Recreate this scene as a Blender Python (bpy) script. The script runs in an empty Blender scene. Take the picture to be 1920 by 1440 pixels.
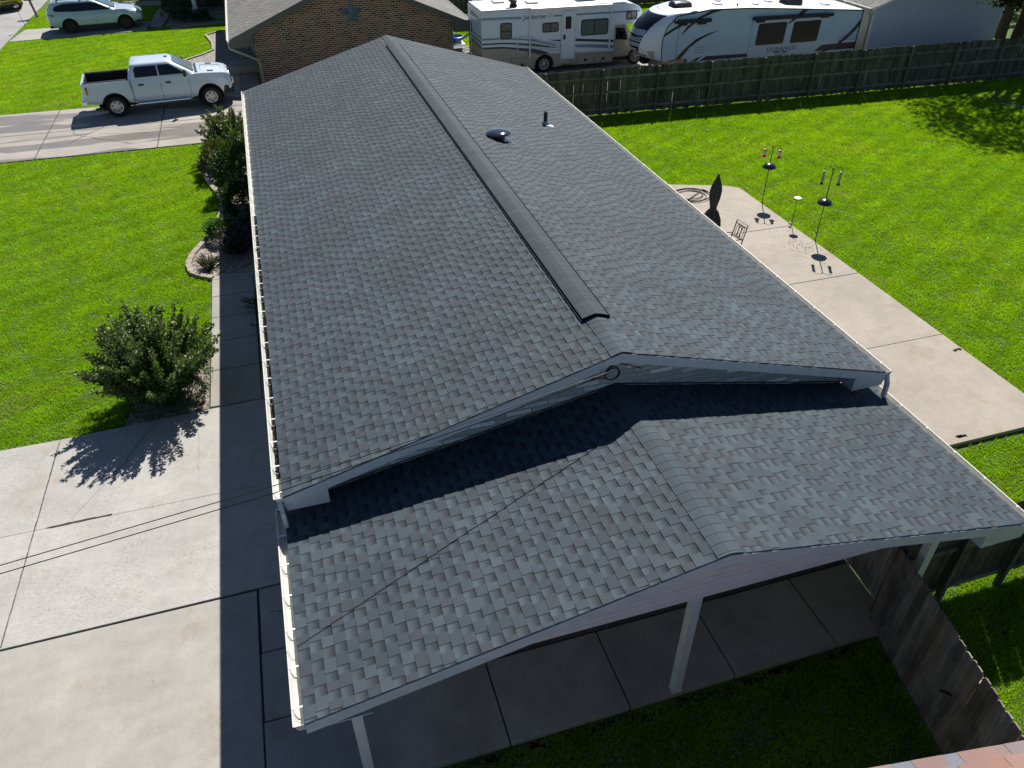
import bpy, bmesh, math, random
import numpy as np
from mathutils import Vector, Matrix
R = math.radians
rng = random.Random(7)
sc = bpy.context.scene
col = sc.collection

# ------------------------------------------------------------------ camera
CAM = Vector((-4.011, -7.8669, 10.3935))
yaw, pitch, roll, FPX = 0.2971, 0.6471, -0.0023, 1426.14
fwd = Vector((math.sin(yaw)*math.cos(pitch), math.cos(yaw)*math.cos(pitch), -math.sin(pitch)))
rgt = Vector((math.cos(yaw), -math.sin(yaw), 0))
up = rgt.cross(fwd)
r_ = rgt*math.cos(roll) + up*math.sin(roll)
u_ = -rgt*math.sin(roll) + up*math.cos(roll)
cd = bpy.data.cameras.new('drone_camera')
cd.sensor_fit = 'HORIZONTAL'; cd.sensor_width = 36.0; cd.lens = 36.0*FPX/1920.0
cd.clip_start = 0.05; cd.clip_end = 800
co = bpy.data.objects.new('drone_camera', cd); col.objects.link(co)
mw = Matrix((r_, u_, -fwd)).transposed().to_4x4(); mw.translation = CAM
co.matrix_world = mw
sc.camera = co
# ------------------------------------------------------------------ light
SUNV = Vector((0.459, 0.822, 1.0)).normalized()
ELEV = math.asin(SUNV.z); AZ = math.atan2(SUNV.x, SUNV.y)
w = bpy.data.worlds.new("World"); sc.world = w; w.use_nodes = True
nt = w.node_tree; nt.nodes.clear()
sky = nt.nodes.new('ShaderNodeTexSky'); sky.sky_type = 'NISHITA'; sky.sun_disc = False
sky.sun_elevation = ELEV; sky.sun_rotation = AZ; sky.ozone_density = 4.0; sky.dust_density = 0.15; sky.air_density = 0.8
bg = nt.nodes.new('ShaderNodeBackground'); bg.inputs[1].default_value = 0.05
wo = nt.nodes.new('ShaderNodeOutputWorld')
nt.links.new(sky.outputs[0], bg.inputs[0]); nt.links.new(bg.outputs[0], wo.inputs[0])
sl = bpy.data.lights.new('sun', 'SUN'); sl.energy = 5.0; sl.angle = R(0.53); sl.color = (1.0, 0.965, 0.90)
so = bpy.data.objects.new('sun', sl); col.objects.link(so)
so.rotation_euler = SUNV.to_track_quat('Z', 'Y').to_euler(); so.location = (20, 40, 50)
sc.view_settings.view_transform = 'Standard'; sc.view_settings.look = 'None'
sc.view_settings.exposure = 0.58; sc.view_settings.gamma = 1

# ------------------------------------------------------------------ helpers
WL = {}
def tag(o, label=None, cat=None, group=None, kind=None):
    if label: o['label'] = label
    if cat: o['category'] = cat
    if group: o['group'] = group
    if kind: o['kind'] = kind
    return o
def empty(name, loc, label, cat, group=None, rz=0):
    o = bpy.data.objects.new(name, None); col.objects.link(o)
    o.location = loc; o.rotation_euler.z = rz; o.empty_display_size = 0.3
    WL[o] = Vector(loc)
    return tag(o, label, cat, group)
def V(*a): return Vector(a)

class MB:
    def __init__(s): s.v = []; s.f = []; s.c = []; s.m = []
    def face(s, pts, c=None, m=0):
        i = len(s.v); s.v.extend([tuple(p) for p in pts]); s.f.append(tuple(range(i, i+len(pts)))); s.c.append(c); s.m.append(m)
    def idx(s, f, c=None, m=0): s.f.append(tuple(f)); s.c.append(c); s.m.append(m)
    def box(s, x0, x1, y0, y1, z0, z1, c=None, m=0):
        s.hexa([(x0,y0,z0),(x1,y0,z0),(x1,y1,z0),(x0,y1,z0)], [(x0,y0,z1),(x1,y0,z1),(x1,y1,z1),(x0,y1,z1)], c, m)
    def hexa(s, a, b, c=None, m=0): s.loft([a, b], c, m)
    def loft(s, secs, c=None, m=0, caps=True):
        n = len(secs[0]); i0 = len(s.v)
        for q in secs: s.v.extend([tuple(p) for p in q])
        for k in range(len(secs)-1):
            a = i0+k*n; b = a+n
            for j in range(n): s.idx((a+j, a+(j+1)%n, b+(j+1)%n, b+j), c, m)
        if caps:
            s.idx(tuple(i0+j for j in reversed(range(n))), c, m)
            e = i0+(len(secs)-1)*n
            s.idx(tuple(e+j for j in range(n)), c, m)
    def extrude(s, pts, vec, c=None, m=0):
        vec = Vector(vec); s.loft([pts, [Vector(p)+vec for p in pts]], c, m)
    def tube(s, path, r, n=8, c=None, m=0, caps=True):
        path = [Vector(p) for p in path]; rs = r if isinstance(r, (list, tuple)) else [r]*len(path)
        secs = []; prev = None
        for i, p in enumerate(path):
            d = (path[min(i+1, len(path)-1)]-path[max(i-1, 0)])
            d = d.normalized() if d.length > 1e-9 else Vector((0, 0, 1))
            if prev is None:
                a = d.orthogonal().normalized()
            else:
                a = prev-d*prev.dot(d); a = a.normalized() if a.length > 1e-6 else d.orthogonal().normalized()
            prev = a; b = d.cross(a)
            secs.append([p+(a*math.cos(2*math.pi*j/n)+b*math.sin(2*math.pi*j/n))*rs[i] for j in range(n)])
        s.loft(secs, c, m, caps)
    def bar(s, p, q, wd, th, upv=(0, 0, 1), c=None, m=0):
        p = Vector(p); q = Vector(q); d = (q-p).normalized(); a = d.cross(Vector(upv))
        a = a.normalized() if a.length > 1e-6 else d.orthogonal().normalized(); b = a.cross(d).normalized()
        def sec(o): return [o+a*wd/2*i+b*th/2*j for i, j in ((-1,-1),(1,-1),(1,1),(-1,1))]
        s.loft([sec(p), sec(q)], c, m)
    def lathe(s, prof, ctr=(0, 0, 0), axis='z', n=20, c=None, m=0, caps=True):
        ctr = Vector(ctr); secs = []
        for r, h in prof:
            q = []
            for j in range(n):
                t = 2*math.pi*j/n; x, y = r*math.cos(t), r*math.sin(t)
                if axis == 'z': p = (x, y, h)
                elif axis == 'y': p = (y, h, x)
                else: p = (h, x, y)
                q.append(ctr+Vector(p))
            secs.append(q)
        s.loft(secs, c, m, caps)
    def leaf(s, p, size, c, d=None, nrm=None, wd=0.5):
        p = Vector(p)
        if d is None: d = Vector((rng.uniform(-1,1), rng.uniform(-1,1), rng.uniform(-1,1)))
        d = d.normalized()
        if nrm is None: nrm = Vector((rng.uniform(-1,1), rng.uniform(-1,1), rng.uniform(-1,1)))
        a = d.cross(nrm); a = a.normalized() if a.length > 1e-4 else d.orthogonal().normalized()
        s.face([p, p+d*size*0.5+a*size*wd*0.5, p+d*size, p+d*size*0.5-a*size*wd*0.5], c)
    def build(s, name, mats, parent=None, world=True, smooth=None, bevel=0, bseg=2):
        me = bpy.data.meshes.new(name)
        vs = s.v; off = Vector((0, 0, 0))
        if parent is not None and world:
            p = parent
            while p is not None:
                off += p.location; p = p.parent
        if parent is None and world and vs:
            a = np.array(vs); off = Vector((float((a[:,0].min()+a[:,0].max())/2), float((a[:,1].min()+a[:,1].max())/2), float(a[:,2].min())))
        if off.length > 0: vs = [(x-off.x, y-off.y, z-off.z) for x, y, z in vs]
        me.from_pydata(vs, [], s.f)
        if not isinstance(mats, (list, tuple)): mats = [mats]
        for mm in mats: me.materials.append(mm)
        if len(mats) > 1: me.polygons.foreach_set('material_index', s.m)
        if any(c is not None for c in s.c):
            at = me.color_attributes.new('Col', 'FLOAT_COLOR', 'CORNER')
            buf = []
            for f, c in zip(s.f, s.c):
                if c is None: buf.extend((1, 1, 1, 1)*len(f))
                elif isinstance(c, list):
                    for q in c: buf.extend((q[0], q[1], q[2], 1))
                else: buf.extend((c[0], c[1], c[2], 1)*len(f))
            at.data.foreach_set('color', buf)
        if bevel > 0 or smooth is not None:
            bm = bmesh.new(); bm.from_mesh(me)
            bmesh.ops.remove_doubles(bm, verts=bm.verts, dist=1e-5)
            bmesh.ops.recalc_face_normals(bm, faces=bm.faces)
            if bevel > 0:
                ed = [e for e in bm.edges if len(e.link_faces) == 2 and e.calc_face_angle(0) > 0.5]
                bmesh.ops.bevel(bm, geom=ed, offset=bevel, segments=bseg, affect='EDGES', profile=0.5, clamp_overlap=True)
            bm.to_mesh(me); bm.free()
        if smooth is not None:
            me.shade_smooth(); me.set_sharp_from_angle(angle=R(smooth))
        o = bpy.data.objects.new(name, me); col.objects.link(o)
        if parent is not None: o.parent = parent
        elif world: o.location = off
        return o
def dup(o, parent=None):
    c = o.copy(); col.objects.link(c)
    if parent is not None: c.parent = parent
    for ch in list(o.children): dup(ch, c)
    return c
def boolean(o, cutter_mb, name='cut'):
    c = cutter_mb.build(name, o.data.materials[0], None, world=False, smooth=30)
    c.matrix_world = o.matrix_world
    md = o.modifiers.new('b', 'BOOLEAN'); md.operation = 'DIFFERENCE'; md.object = c; md.solver = 'EXACT'
    par = o.parent; o.parent = None
    bpy.context.view_layer.update()
    dg = bpy.context.evaluated_depsgraph_get()
    me = bpy.data.meshes.new_from_object(o.evaluated_get(dg))
    o.modifiers.clear(); o.data = me; o.parent = par
    bpy.data.objects.remove(c)
    me.shade_smooth(); me.set_sharp_from_angle(angle=R(35))
def text(s, size, m, parent, mat4, ext=0.004, name='lettering', shear=0, width=None, align='LEFT'):
    cu = bpy.data.curves.new(name, 'FONT'); cu.body = s; cu.size = size; cu.extrude = ext; cu.align_x = align; cu.shear = shear
    t = bpy.data.objects.new(name, cu); col.objects.link(t)
    bpy.context.view_layer.update()
    me = bpy.data.meshes.new_from_object(t.evaluated_get(bpy.context.evaluated_depsgraph_get()))
    bpy.data.objects.remove(t); bpy.data.curves.remove(cu)
    if width:
        xs = [v.co.x for v in me.vertices]; k = width/(max(xs)-min(xs))
        for v in me.vertices: v.co.x *= k
    me.materials.clear(); me.materials.append(m)
    o = bpy.data.objects.new(name, me); col.objects.link(o); o.parent = parent; o.matrix_local = mat4
    return o

# ------------------------------------------------------------------ materials
class NT:
    def __init__(s, name):
        s.m = bpy.data.materials.new(name); s.m.use_nodes = True; s.t = s.m.node_tree; s.t.nodes.clear()
        s.out = s.n('ShaderNodeOutputMaterial')
    def n(s, typ, **kw):
        x = s.t.nodes.new(typ)
        for k, v in kw.items(): setattr(x, k, v)
        return x
    def l(s, a, b): s.t.links.new(a, b)
    def pos(s, scale=(1, 1, 1)):
        g = s.n('ShaderNodeNewGeometry'); mp = s.n('ShaderNodeMapping'); mp.inputs['Scale'].default_value = scale
        s.l(g.outputs['Position'], mp.inputs[0]); return mp.outputs[0]
    def obj(s, scale=(1, 1, 1)):
        g = s.n('ShaderNodeTexCoord'); mp = s.n('ShaderNodeMapping'); mp.inputs['Scale'].default_value = scale
        s.l(g.outputs['Object'], mp.inputs[0]); return mp.outputs[0]
    def noise(s, vec, scale, detail=5, rough=.55, dist=0):
        x = s.n('ShaderNodeTexNoise'); x.inputs['Scale'].default_value = scale; x.inputs['Detail'].default_value = detail
        x.inputs['Roughness'].default_value = rough; x.inputs['Distortion'].default_value = dist
        s.l(vec, x.inputs['Vector']); return x.outputs[0]
    def ramp(s, f, stops):
        x = s.n('ShaderNodeValToRGB'); e = x.color_ramp.elements
        while len(e) < len(stops): e.new(0.5)
        for k, (p, c) in zip(e, stops):
            k.position = p; k.color = (c, c, c, 1) if isinstance(c, (int, float)) else (*c, 1)
        s.l(f, x.inputs[0]); return x.outputs[0]
    def mix(s, f, a, b, mode='MIX'):
        x = s.n('ShaderNodeMix', data_type='RGBA', blend_type=mode)
        for sock, v in ((x.inputs[0], f), (x.inputs[6], a), (x.inputs[7], b)):
            if isinstance(v, (int, float)): sock.default_value = v
            elif isinstance(v, tuple): sock.default_value = (*v, 1)
            else: s.l(v, sock)
        return x.outputs[2]
    def attr(s, name='Col'):
        x = s.n('ShaderNodeAttribute'); x.attribute_name = name; return x.outputs['Color']
    def bump(s, h, strength=.3, dist=.01):
        x = s.n('ShaderNodeBump'); x.inputs['Strength'].default_value = strength; x.inputs['Distance'].default_value = dist
        s.l(h, x.inputs['Height']); return x.outputs[0]
    def principled(s, colr, rough=.7, metal=0, nrm=None, coat=0, spec=.5, trans=0, alpha=1):
        x = s.n('ShaderNodeBsdfPrincipled')
        if isinstance(colr, tuple): x.inputs['Base Color'].default_value = (*colr, 1)
        else: s.l(colr, x.inputs['Base Color'])
        if isinstance(rough, (int, float)): x.inputs['Roughness'].default_value = rough
        else: s.l(rough, x.inputs['Roughness'])
        x.inputs['Metallic'].default_value = metal; x.inputs['Coat Weight'].default_value = coat; x.inputs['Coat Roughness'].default_value = .05
        x.inputs['Specular IOR Level'].default_value = spec; x.inputs['Transmission Weight'].default_value = trans
        x.inputs['Alpha'].default_value = alpha
        if nrm is not None: s.l(nrm, x.inputs['Normal'])
        s.l(x.outputs[0], s.out.inputs[0]); return x
def simple(name, c, rough=.6, metal=0, coat=0, var=.12, scale=6, bump=0, bscale=60, spec=.5, attr=False):
    t = NT(name); p = t.pos()
    f = t.ramp(t.noise(p, scale, 6), [(.3, 1-var*1.6), (.7, 1+var)])
    base = t.attr() if attr else c
    colr = t.mix(1.0, base, f, 'MULTIPLY')
    nr = t.bump(t.noise(p, bscale, 4), bump, .01) if bump else None
    t.principled(colr, rough, metal, nr, coat, spec); return t.m
def concrete(name, c, rough_patch=False, stain=.25):
    t = NT(name); p = t.pos()
    big = t.ramp(t.noise(p, .55, 5, .6), [(.3, 1-stain), (.65, 1.08)])
    mid = t.ramp(t.noise(p, 4.5, 6, .65), [(.3, .9), (.7, 1.07)])
    fine = t.ramp(t.noise(p, 90, 3, .7), [(.3, .84), (.7, 1.12)])
    k = t.mix(1, t.mix(1, t.mix(1, c, big, 'MULTIPLY'), mid, 'MULTIPLY'), fine, 'MULTIPLY')
    h = t.noise(p, 140, 3, .7); st = .25
    if rough_patch:
        m_ = t.ramp(t.noise(p, .8, 3), [(.38, 0), (.55, 1)])
        pit = t.ramp(t.noise(t.pos((1, 1.6, 1)), 17, 5, .75), [(.33, .62), (.45, .98), (.7, 1.12)])
        k = t.mix(m_, k, t.mix(1, k, pit, 'MULTIPLY')); h = t.noise(p, 22, 6, .8); st = .5
    vs = t.n('ShaderNodeTexVoronoi'); vs.inputs['Scale'].default_value = 2.2; t.l(p, vs.inputs['Vector'])
    spot = t.ramp(vs.outputs['Distance'], [(.02, .62), (.07, 1.0)])
    k = t.mix(.5, k, t.mix(1, k, spot, 'MULTIPLY'))
    k = t.mix(t.ramp(t.noise(p, .9, 5, .7, .5), [(.55, 0), (.72, .7)]), k, t.mix(1, k, (.86, .76, .64), 'MULTIPLY'))
    t.principled(k, .85, 0, t.bump(h, st, .006), spec=.3); return t.m
def driveway_wet(name, c):
    t = NT(name); p = t.pos()
    big = t.ramp(t.noise(p, .5, 5, .6), [(.3, .8), (.65, 1.08)])
    fine = t.ramp(t.noise(p, 60, 3, .7), [(.3, .86), (.7, 1.1)])
    k = t.mix(1, t.mix(1, c, big, 'MULTIPLY'), fine, 'MULTIPLY')
    s_ = t.ramp(t.noise(t.pos((.16, 1.0, 1)), 1.05, 4, .5, .3), [(.52, 0), (.56, 1)])
    k = t.mix(s_, k, t.mix(1, k, (.62, .61, .60), 'MULTIPLY'))
    g_ = t.mix(s_, (.85,)*3, (.35,)*3)
    t.principled(k, g_, 0, None, spec=.4); return t.m
def brick(name, c1, c2, mortar, ax='x', bw=.27, bh=.088, off=.5, msize=.015):
    t = NT(name); g = t.n('ShaderNodeNewGeometry'); sp = t.n('ShaderNodeSeparateXYZ'); t.l(g.outputs['Position'], sp.inputs[0])
    cb = t.n('ShaderNodeCombineXYZ'); t.l(sp.outputs[0 if ax == 'x' else 1], cb.inputs[0]); t.l(sp.outputs[2], cb.inputs[1])
    b = t.n('ShaderNodeTexBrick'); t.l(cb.outputs[0], b.inputs['Vector'])
    b.inputs['Color1'].default_value = (0, 0, 0, 1); b.inputs['Color2'].default_value = (1, 1, 1, 1); b.inputs['Mortar'].default_value = (.5, .5, .5, 1)
    b.inputs['Scale'].default_value = 1; b.inputs['Mortar Size'].default_value = msize; b.inputs['Brick Width'].default_value = bw; b.inputs['Row Height'].default_value = bh
    b.inputs['Bias'].default_value = 0; b.inputs['Mortar Smooth'].default_value = .1; b.offset = off
    k = t.ramp(b.outputs['Color'], [(0.0, c1[0]), (.38, c1[1]), (.62, c2[0]), (1, c2[1])])
    k = t.mix(1, k, t.ramp(t.noise(t.pos(), 30, 4), [(.3, .8), (.7, 1.15)]), 'MULTIPLY')
    k = t.mix(b.outputs['Fac'], k, mortar)
    inv = t.n('ShaderNodeMath', operation='SUBTRACT'); inv.inputs[0].default_value = 1; t.l(b.outputs['Fac'], inv.inputs[1])
    t.principled(k, .9, 0, t.bump(inv.outputs[0], .5, .008), spec=.2); return t.m
def shingle_mat(name):
    t = NT(name); p = t.pos()
    f = t.ramp(t.noise(p, 150, 3, .8), [(.3, .70), (.7, 1.30)])
    b_ = t.mix(1, t.ramp(t.noise(p, .7, 4, .6), [(.3, .86), (.7, 1.10)]), t.ramp(t.noise(t.pos((.25, 1.6, 1)), 1.3, 5, .65), [(.3, .90), (.7, 1.07)]), 'MULTIPLY')
    k = t.mix(1, t.mix(1, t.attr(), f, 'MULTIPLY'), b_, 'MULTIPLY')
    t.principled(k, .82, 0, t.bump(t.noise(p, 220, 2, .8), .35, .004), spec=.3); return t.m
def wood(name, dark, light, ax=(7, 7, .7)):
    t = NT(name); p = t.pos(ax)
    f = t.noise(p, 3.2, 8, .7, .6)
    k = t.ramp(f, [(.3, dark), (.7, light)])
    k = t.mix(1, k, t.attr(), 'MULTIPLY')
    st = t.ramp(t.noise(t.pos((2, 2, .8)), 2.3, 4, .6), [(.38, .42), (.55, 1.0)])
    k = t.mix(.7, k, t.mix(1, k, st, 'MULTIPLY'))
    t.principled(k, .88, 0, t.bump(f, .4, .006), spec=.25); return t.m
def foliage(name, tr=.35, gloss=.35, vary=.3):
    t = NT(name); c = t.attr()
    k = t.mix(1, c, t.ramp(t.noise(t.pos(), 4, 3), [(.3, 1-vary), (.7, 1+vary)]), 'MULTIPLY')
    d = t.n('ShaderNodeBsdfPrincipled'); t.l(k, d.inputs['Base Color']); d.inputs['Roughness'].default_value = .45; d.inputs['Specular IOR Level'].default_value = gloss
    x = t.n('ShaderNodeBsdfTranslucent'); t.l(t.mix(1, k, (1.5, 1.5, .5), 'MULTIPLY'), x.inputs[0])
    m_ = t.n('ShaderNodeMixShader'); m_.inputs[0].default_value = tr
    t.l(d.outputs[0], m_.inputs[1]); t.l(x.outputs[0], m_.inputs[2]); t.l(m_.outputs[0], t.out.inputs[0]); return t.m
def grass_mat():
    t = NT('grass_blades'); p = t.pos()
    n1 = t.noise(p, .33, 4, .6); n2 = t.noise(p, 2.2, 5, .65)
    oi = t.n('ShaderNodeObjectInfo')
    a = t.ramp(n1, [(.30, (.205, .375, .018)), (.5, (.248, .415, .018)), (.70, (.305, .455, .024))])
    a = t.mix(1, a, t.ramp(n2, [(.3, .86), (.7, 1.10)]), 'MULTIPLY')
    a = t.mix(1, a, t.ramp(oi.outputs['Random'], [(0, .9), (1, 1.1)]), 'MULTIPLY')
    # dry, paler worn patches
    sp = t.n('ShaderNodeSeparateXYZ'); t.l(p, sp.inputs[0])
    dry = t.ramp(t.noise(p, .42, 5, .7, .4), [(.58, 0), (.70, .8)])
    a = t.mix(dry, a, (.33, .38, .12))
    # mower passes across the front lawn
    mp = t.n('ShaderNodeMapping'); t.l(p, mp.inputs[0]); mp.inputs['Rotation'].default_value = (0, 0, R(62))
    wv = t.n('ShaderNodeTexWave'); t.l(mp.outputs[0], wv.inputs[0]); wv.inputs['Scale'].default_value = .35; wv.inputs['Distortion'].default_value = 1.2
    a = t.mix(1, a, t.ramp(wv.outputs[0], [(.3, .94), (.7, 1.045)]), 'MULTIPLY')
    d = t.n('ShaderNodeBsdfPrincipled'); t.l(a, d.inputs['Base Color']); d.inputs['Roughness'].default_value = .5; d.inputs['Specular IOR Level'].default_value = .25
    x = t.n('ShaderNodeBsdfTranslucent'); t.l(t.mix(1, a, (1.5, 1.5, .25), 'MULTIPLY'), x.inputs[0])
    m_ = t.n('ShaderNodeMixShader'); m_.inputs[0].default_value = .5
    t.l(d.outputs[0], m_.inputs[1]); t.l(x.outputs[0], m_.inputs[2]); t.l(m_.outputs[0], t.out.inputs[0]); return t.m
def gravel_mat(name, cols):
    t = NT(name); v = t.n('ShaderNodeTexVoronoi'); v.inputs['Scale'].default_value = 14; t.l(t.pos(), v.inputs['Vector'])
    sp = t.n('ShaderNodeSeparateColor'); t.l(v.outputs['Color'], sp.inputs[0])
    k = t.ramp(sp.outputs[0], [(i/(len(cols)-1), c) for i, c in enumerate(cols)])
    k = t.mix(1, k, t.ramp(v.outputs['Distance'], [(.0, 1.0), (.5, .8)]), 'MULTIPLY')
    t.principled(k, .85, 0, t.bump(v.outputs['Distance'], -.8, .03), spec=.3); return t.m

M = {}
M['shingle'] = shingle_mat('asphalt_shingles')
M['white'] = simple('white_paint', (.72, .72, .71), .45, var=.05)
M['white_metal'] = simple('white_aluminium', (.76, .76, .73), .35, var=.05)
M['gutter'] = simple('gutter_enamel', (.62, .61, .56), .35, var=.06)
M['trim'] = simple('pale_trim_paint', (.52, .56, .60), .5, var=.06)
M['siding'] = simple('pale_vinyl_siding', (.80, .72, .735), .5, var=.04)
M['cream'] = simple('cream_paint', (.42, .39, .30), .5, var=.06)
M['dark'] = simple('black_plastic', (.012, .012, .014), .5, var=.2)
M['matteblack'] = simple('matte_black_rubber', (.008, .008, .009), .95, var=.2, spec=0)
M['blackmetal'] = simple('black_metal', (.014, .015, .02), .3, metal=.0, var=.2, coat=.4)
M['glossblack'] = simple('gloss_black_metal', (.012, .016, .026), .10, var=.1, coat=1, spec=.8)
M['bronze'] = simple('dark_bronze_metal', (.03, .022, .018), .5, var=.2)
M['rubber'] = simple('tyre_rubber', (.012, .012, .012), .85, var=.2, bump=.2)
M['chrome'] = simple('chrome', (.75, .75, .77), .15, metal=1, var=.04)
M['alloy'] = simple('wheel_alloy', (.55, .55, .57), .3, metal=.8, var=.05)
M['carwhite'] = simple('white_car_paint', (.62, .71, .79), .25, coat=1, var=.015)
M['carsilver'] = simple('silver_car_paint', (.52, .61, .69), .28, coat=1, var=.015)
M['caryellow'] = simple('yellow_green_car_paint', (.42, .45, .02), .25, coat=1, var=.02)
M['glass'] = simple('tinted_glass', (.008, .010, .014), .04, var=.1, spec=.6)
M['glassclear'] = simple('windscreen_glass', (.07, .11, .13), .04, var=.1, spec=.8)
M['curtain'] = simple('curtained_glass', (.16, .155, .14), .12, var=.3, scale=9, spec=.6)
M['red'] = simple('red_lens', (.25, .012, .012), .2, var=.1, coat=.5)
M['lens'] = simple('headlight_lens', (.55, .57, .6), .08, var=.2, coat=1, scale=30)
M['drive'] = concrete('old_concrete', (.395, .38, .355), True, .12)
M['drive2'] = concrete('smooth_concrete', (.355, .335, .305), False, .16)
M['walk'] = concrete('walkway_concrete', (.34, .32, .29), False, .2)
M['patio'] = concrete('patio_concrete', (.345, .305, .255), False, .1)
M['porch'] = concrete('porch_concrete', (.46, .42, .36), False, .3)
M['darkslab'] = concrete('dark_concrete', (.14, .125, .11), False, .3)
M['wetdrive'] = driveway_wet('stained_concrete', (.33, .30, .27))
M['street'] = concrete('street_concrete', (.33, .32, .31), False, .2)
M['pad'] = concrete('lane_concrete', (.34, .31, .27), False, .3)
M['crack'] = simple('crack_filler', (.05, .045, .04), .9, var=.3)
M['soil'] = simple('lawn_soil', (.07, .125, .012), .95, var=.35, scale=3, bump=.3, bscale=20)
M['dirt'] = simple('bare_dirt', (.07, .05, .035), .95, var=.4, scale=9, bump=.4, bscale=40)
M['grass'] = grass_mat()
M['gravel'] = gravel_mat('river_gravel', [(.10, .085, .075), (.36, .31, .26), (.22, .17, .14), (.45, .41, .37)])
M['gravelgrey'] = gravel_mat('grey_gravel', [(.12, .11, .10), (.34, .32, .28), (.24, .22, .2), (.42, .38, .33)])
M['curb'] = concrete('edging_concrete', (.36, .31, .25), False, .2)
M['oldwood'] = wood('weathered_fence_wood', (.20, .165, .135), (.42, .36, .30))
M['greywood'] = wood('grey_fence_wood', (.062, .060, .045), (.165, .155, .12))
M['bark'] = simple('tree_bark', (.065, .052, .04), .95, var=.4, scale=12, bump=.6, bscale=15)
M['leaf'] = foliage('shrub_leaves', .32, .6)
M['treeleaf'] = foliage('tree_leaves', .4, .2)
M['evergreen'] = foliage('evergreen_sprays', .15, .15)
M['brickdark'] = brick('brown_brick', ((.022, .014, .014), (.165, .064, .044)), ((.215, .085, .055), (.29, .13, .085)), (.50, .40, .30))
M['brickdarky'] = brick('brown_brick_side', ((.022, .014, .014), (.165, .064, .044)), ((.215, .085, .055), (.29, .13, .085)), (.50, .40, .30), 'y')
M['brickfar'] = brick('grey_brick', ((.03, .03, .03), (.06, .055, .05)), ((.1, .09, .08), (.16, .15, .13)), (.16, .15, .14))
M['brickwhite'] = brick('whitewashed_brick', ((.36, .38, .38), (.44, .46, .45)), ((.50, .52, .51), (.86, .88, .88)), (.34, .35, .34), 'x', .40, .095, .37)
M['brickwhitey'] = brick('whitewashed_brick_side', ((.36, .38, .38), (.44, .46, .45)), ((.50, .52, .51), (.86, .88, .88)), (.34, .35, .34), 'y', .40, .095, .37)
M['soffit'] = simple('soffit_paint', (.12, .115, .095), .7, var=.08)
M['metalblue'] = simple('grey_blue_metal', (.14, .17, .19), .5, var=.2, metal=.2)
M['greywall'] = simple('grey_garage_siding', (.42, .47, .55), .6, var=.05, bump=.15, bscale=120)
M['beige'] = simple('beige_fibreglass', (.40, .35, .285), .4, var=.05)
M['rvwhite'] = simple('cream_white_fibreglass', (.66, .74, .79), .35, var=.03, coat=.3)
M['trailer'] = simple('pale_trailer_fibreglass', (.40, .57, .67), .3, var=.03, coat=.5)
M['rvroof'] = simple('white_rubber_roof', (.80, .80, .79), .6, var=.06)
M['stripeblue'] = simple('slate_blue_decal', (.16, .25, .34), .35, var=.06)
M['stripedark'] = simple('dark_navy_decal', (.025, .028, .05), .35, var=.06)
M['decal'] = simple('black_decal', (.010, .011, .014), .3, var=.1)
M['decalgrey'] = simple('silver_decal', (.35, .40, .47), .35, var=.06)
M['letterwhite'] = simple('white_lettering', (.75, .77, .8), .4, var=.02)
M['bluetub'] = simple('blue_plastic', (.01, .10, .55), .35, var=.1)
M['fabric'] = simple('charcoal_fabric', (.045, .047, .050), .85, var=.2, scale=14, bump=.3, bscale=200)
M['feedred'] = simple('red_plastic', (.45, .03, .02), .35, var=.1)
M['feedclear'] = simple('feeder_glass', (.50, .50, .42), .1, var=.2, scale=30)
M['seedgrey'] = simple('feeder_seed', (.28, .29, .27), .3, var=.4, scale=60)
M['terracotta'] = simple('terracotta', (.40, .16, .08), .8, var=.15)
M['cable'] = simple('black_cable', (.012, .012, .013), .5, var=.1)
M['litter'] = simple('leaf_litter', (.018, .016, .014), .95, var=.5, scale=30)
M['galv'] = simple('galvanised_steel', (.42, .45, .48), .4, metal=.6, var=.12)
M['blueprimer'] = simple('white_box_plastic', (.7, .7, .69), .4, var=.05)
M['greenplastic'] = simple('green_plastic', (.10, .22, .13), .5, var=.1)
M['stone'] = simple('pale_stone', (.3, .28, .25), .85, var=.25, scale=8, bump=.5, bscale=12)

# ------------------------------------------------------------------ ground and paving
def sheet(name, polys, z, m, thick=.3, bevel=0, label=None):
    b = MB()
    for p in polys:
        b.extrude([(x, y, z-thick) for x, y in p], (0, 0, thick))
    o = b.build(name, m, None, smooth=None, bevel=bevel); tag(o, label, None, None, 'structure'); return o
def rect(x0, x1, y0, y1): return [(x0, y0), (x1, y0), (x1, y1), (x0, y1)]
b = MB(); b.face([(-300, -300, 0), (400, -300, 0), (400, 500, 0), (-300, 500, 0)])
tag(b.build('ground', M['soil']), 'green turf soil under the lawns', None, None, 'structure')
J = .012
def grid(xs, ys): return [rect(xs[i]+J, xs[i+1]-J, ys[j]+J, ys[j+1]-J) for i in range(len(xs)-1) for j in range(len(ys)-1)]
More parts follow.
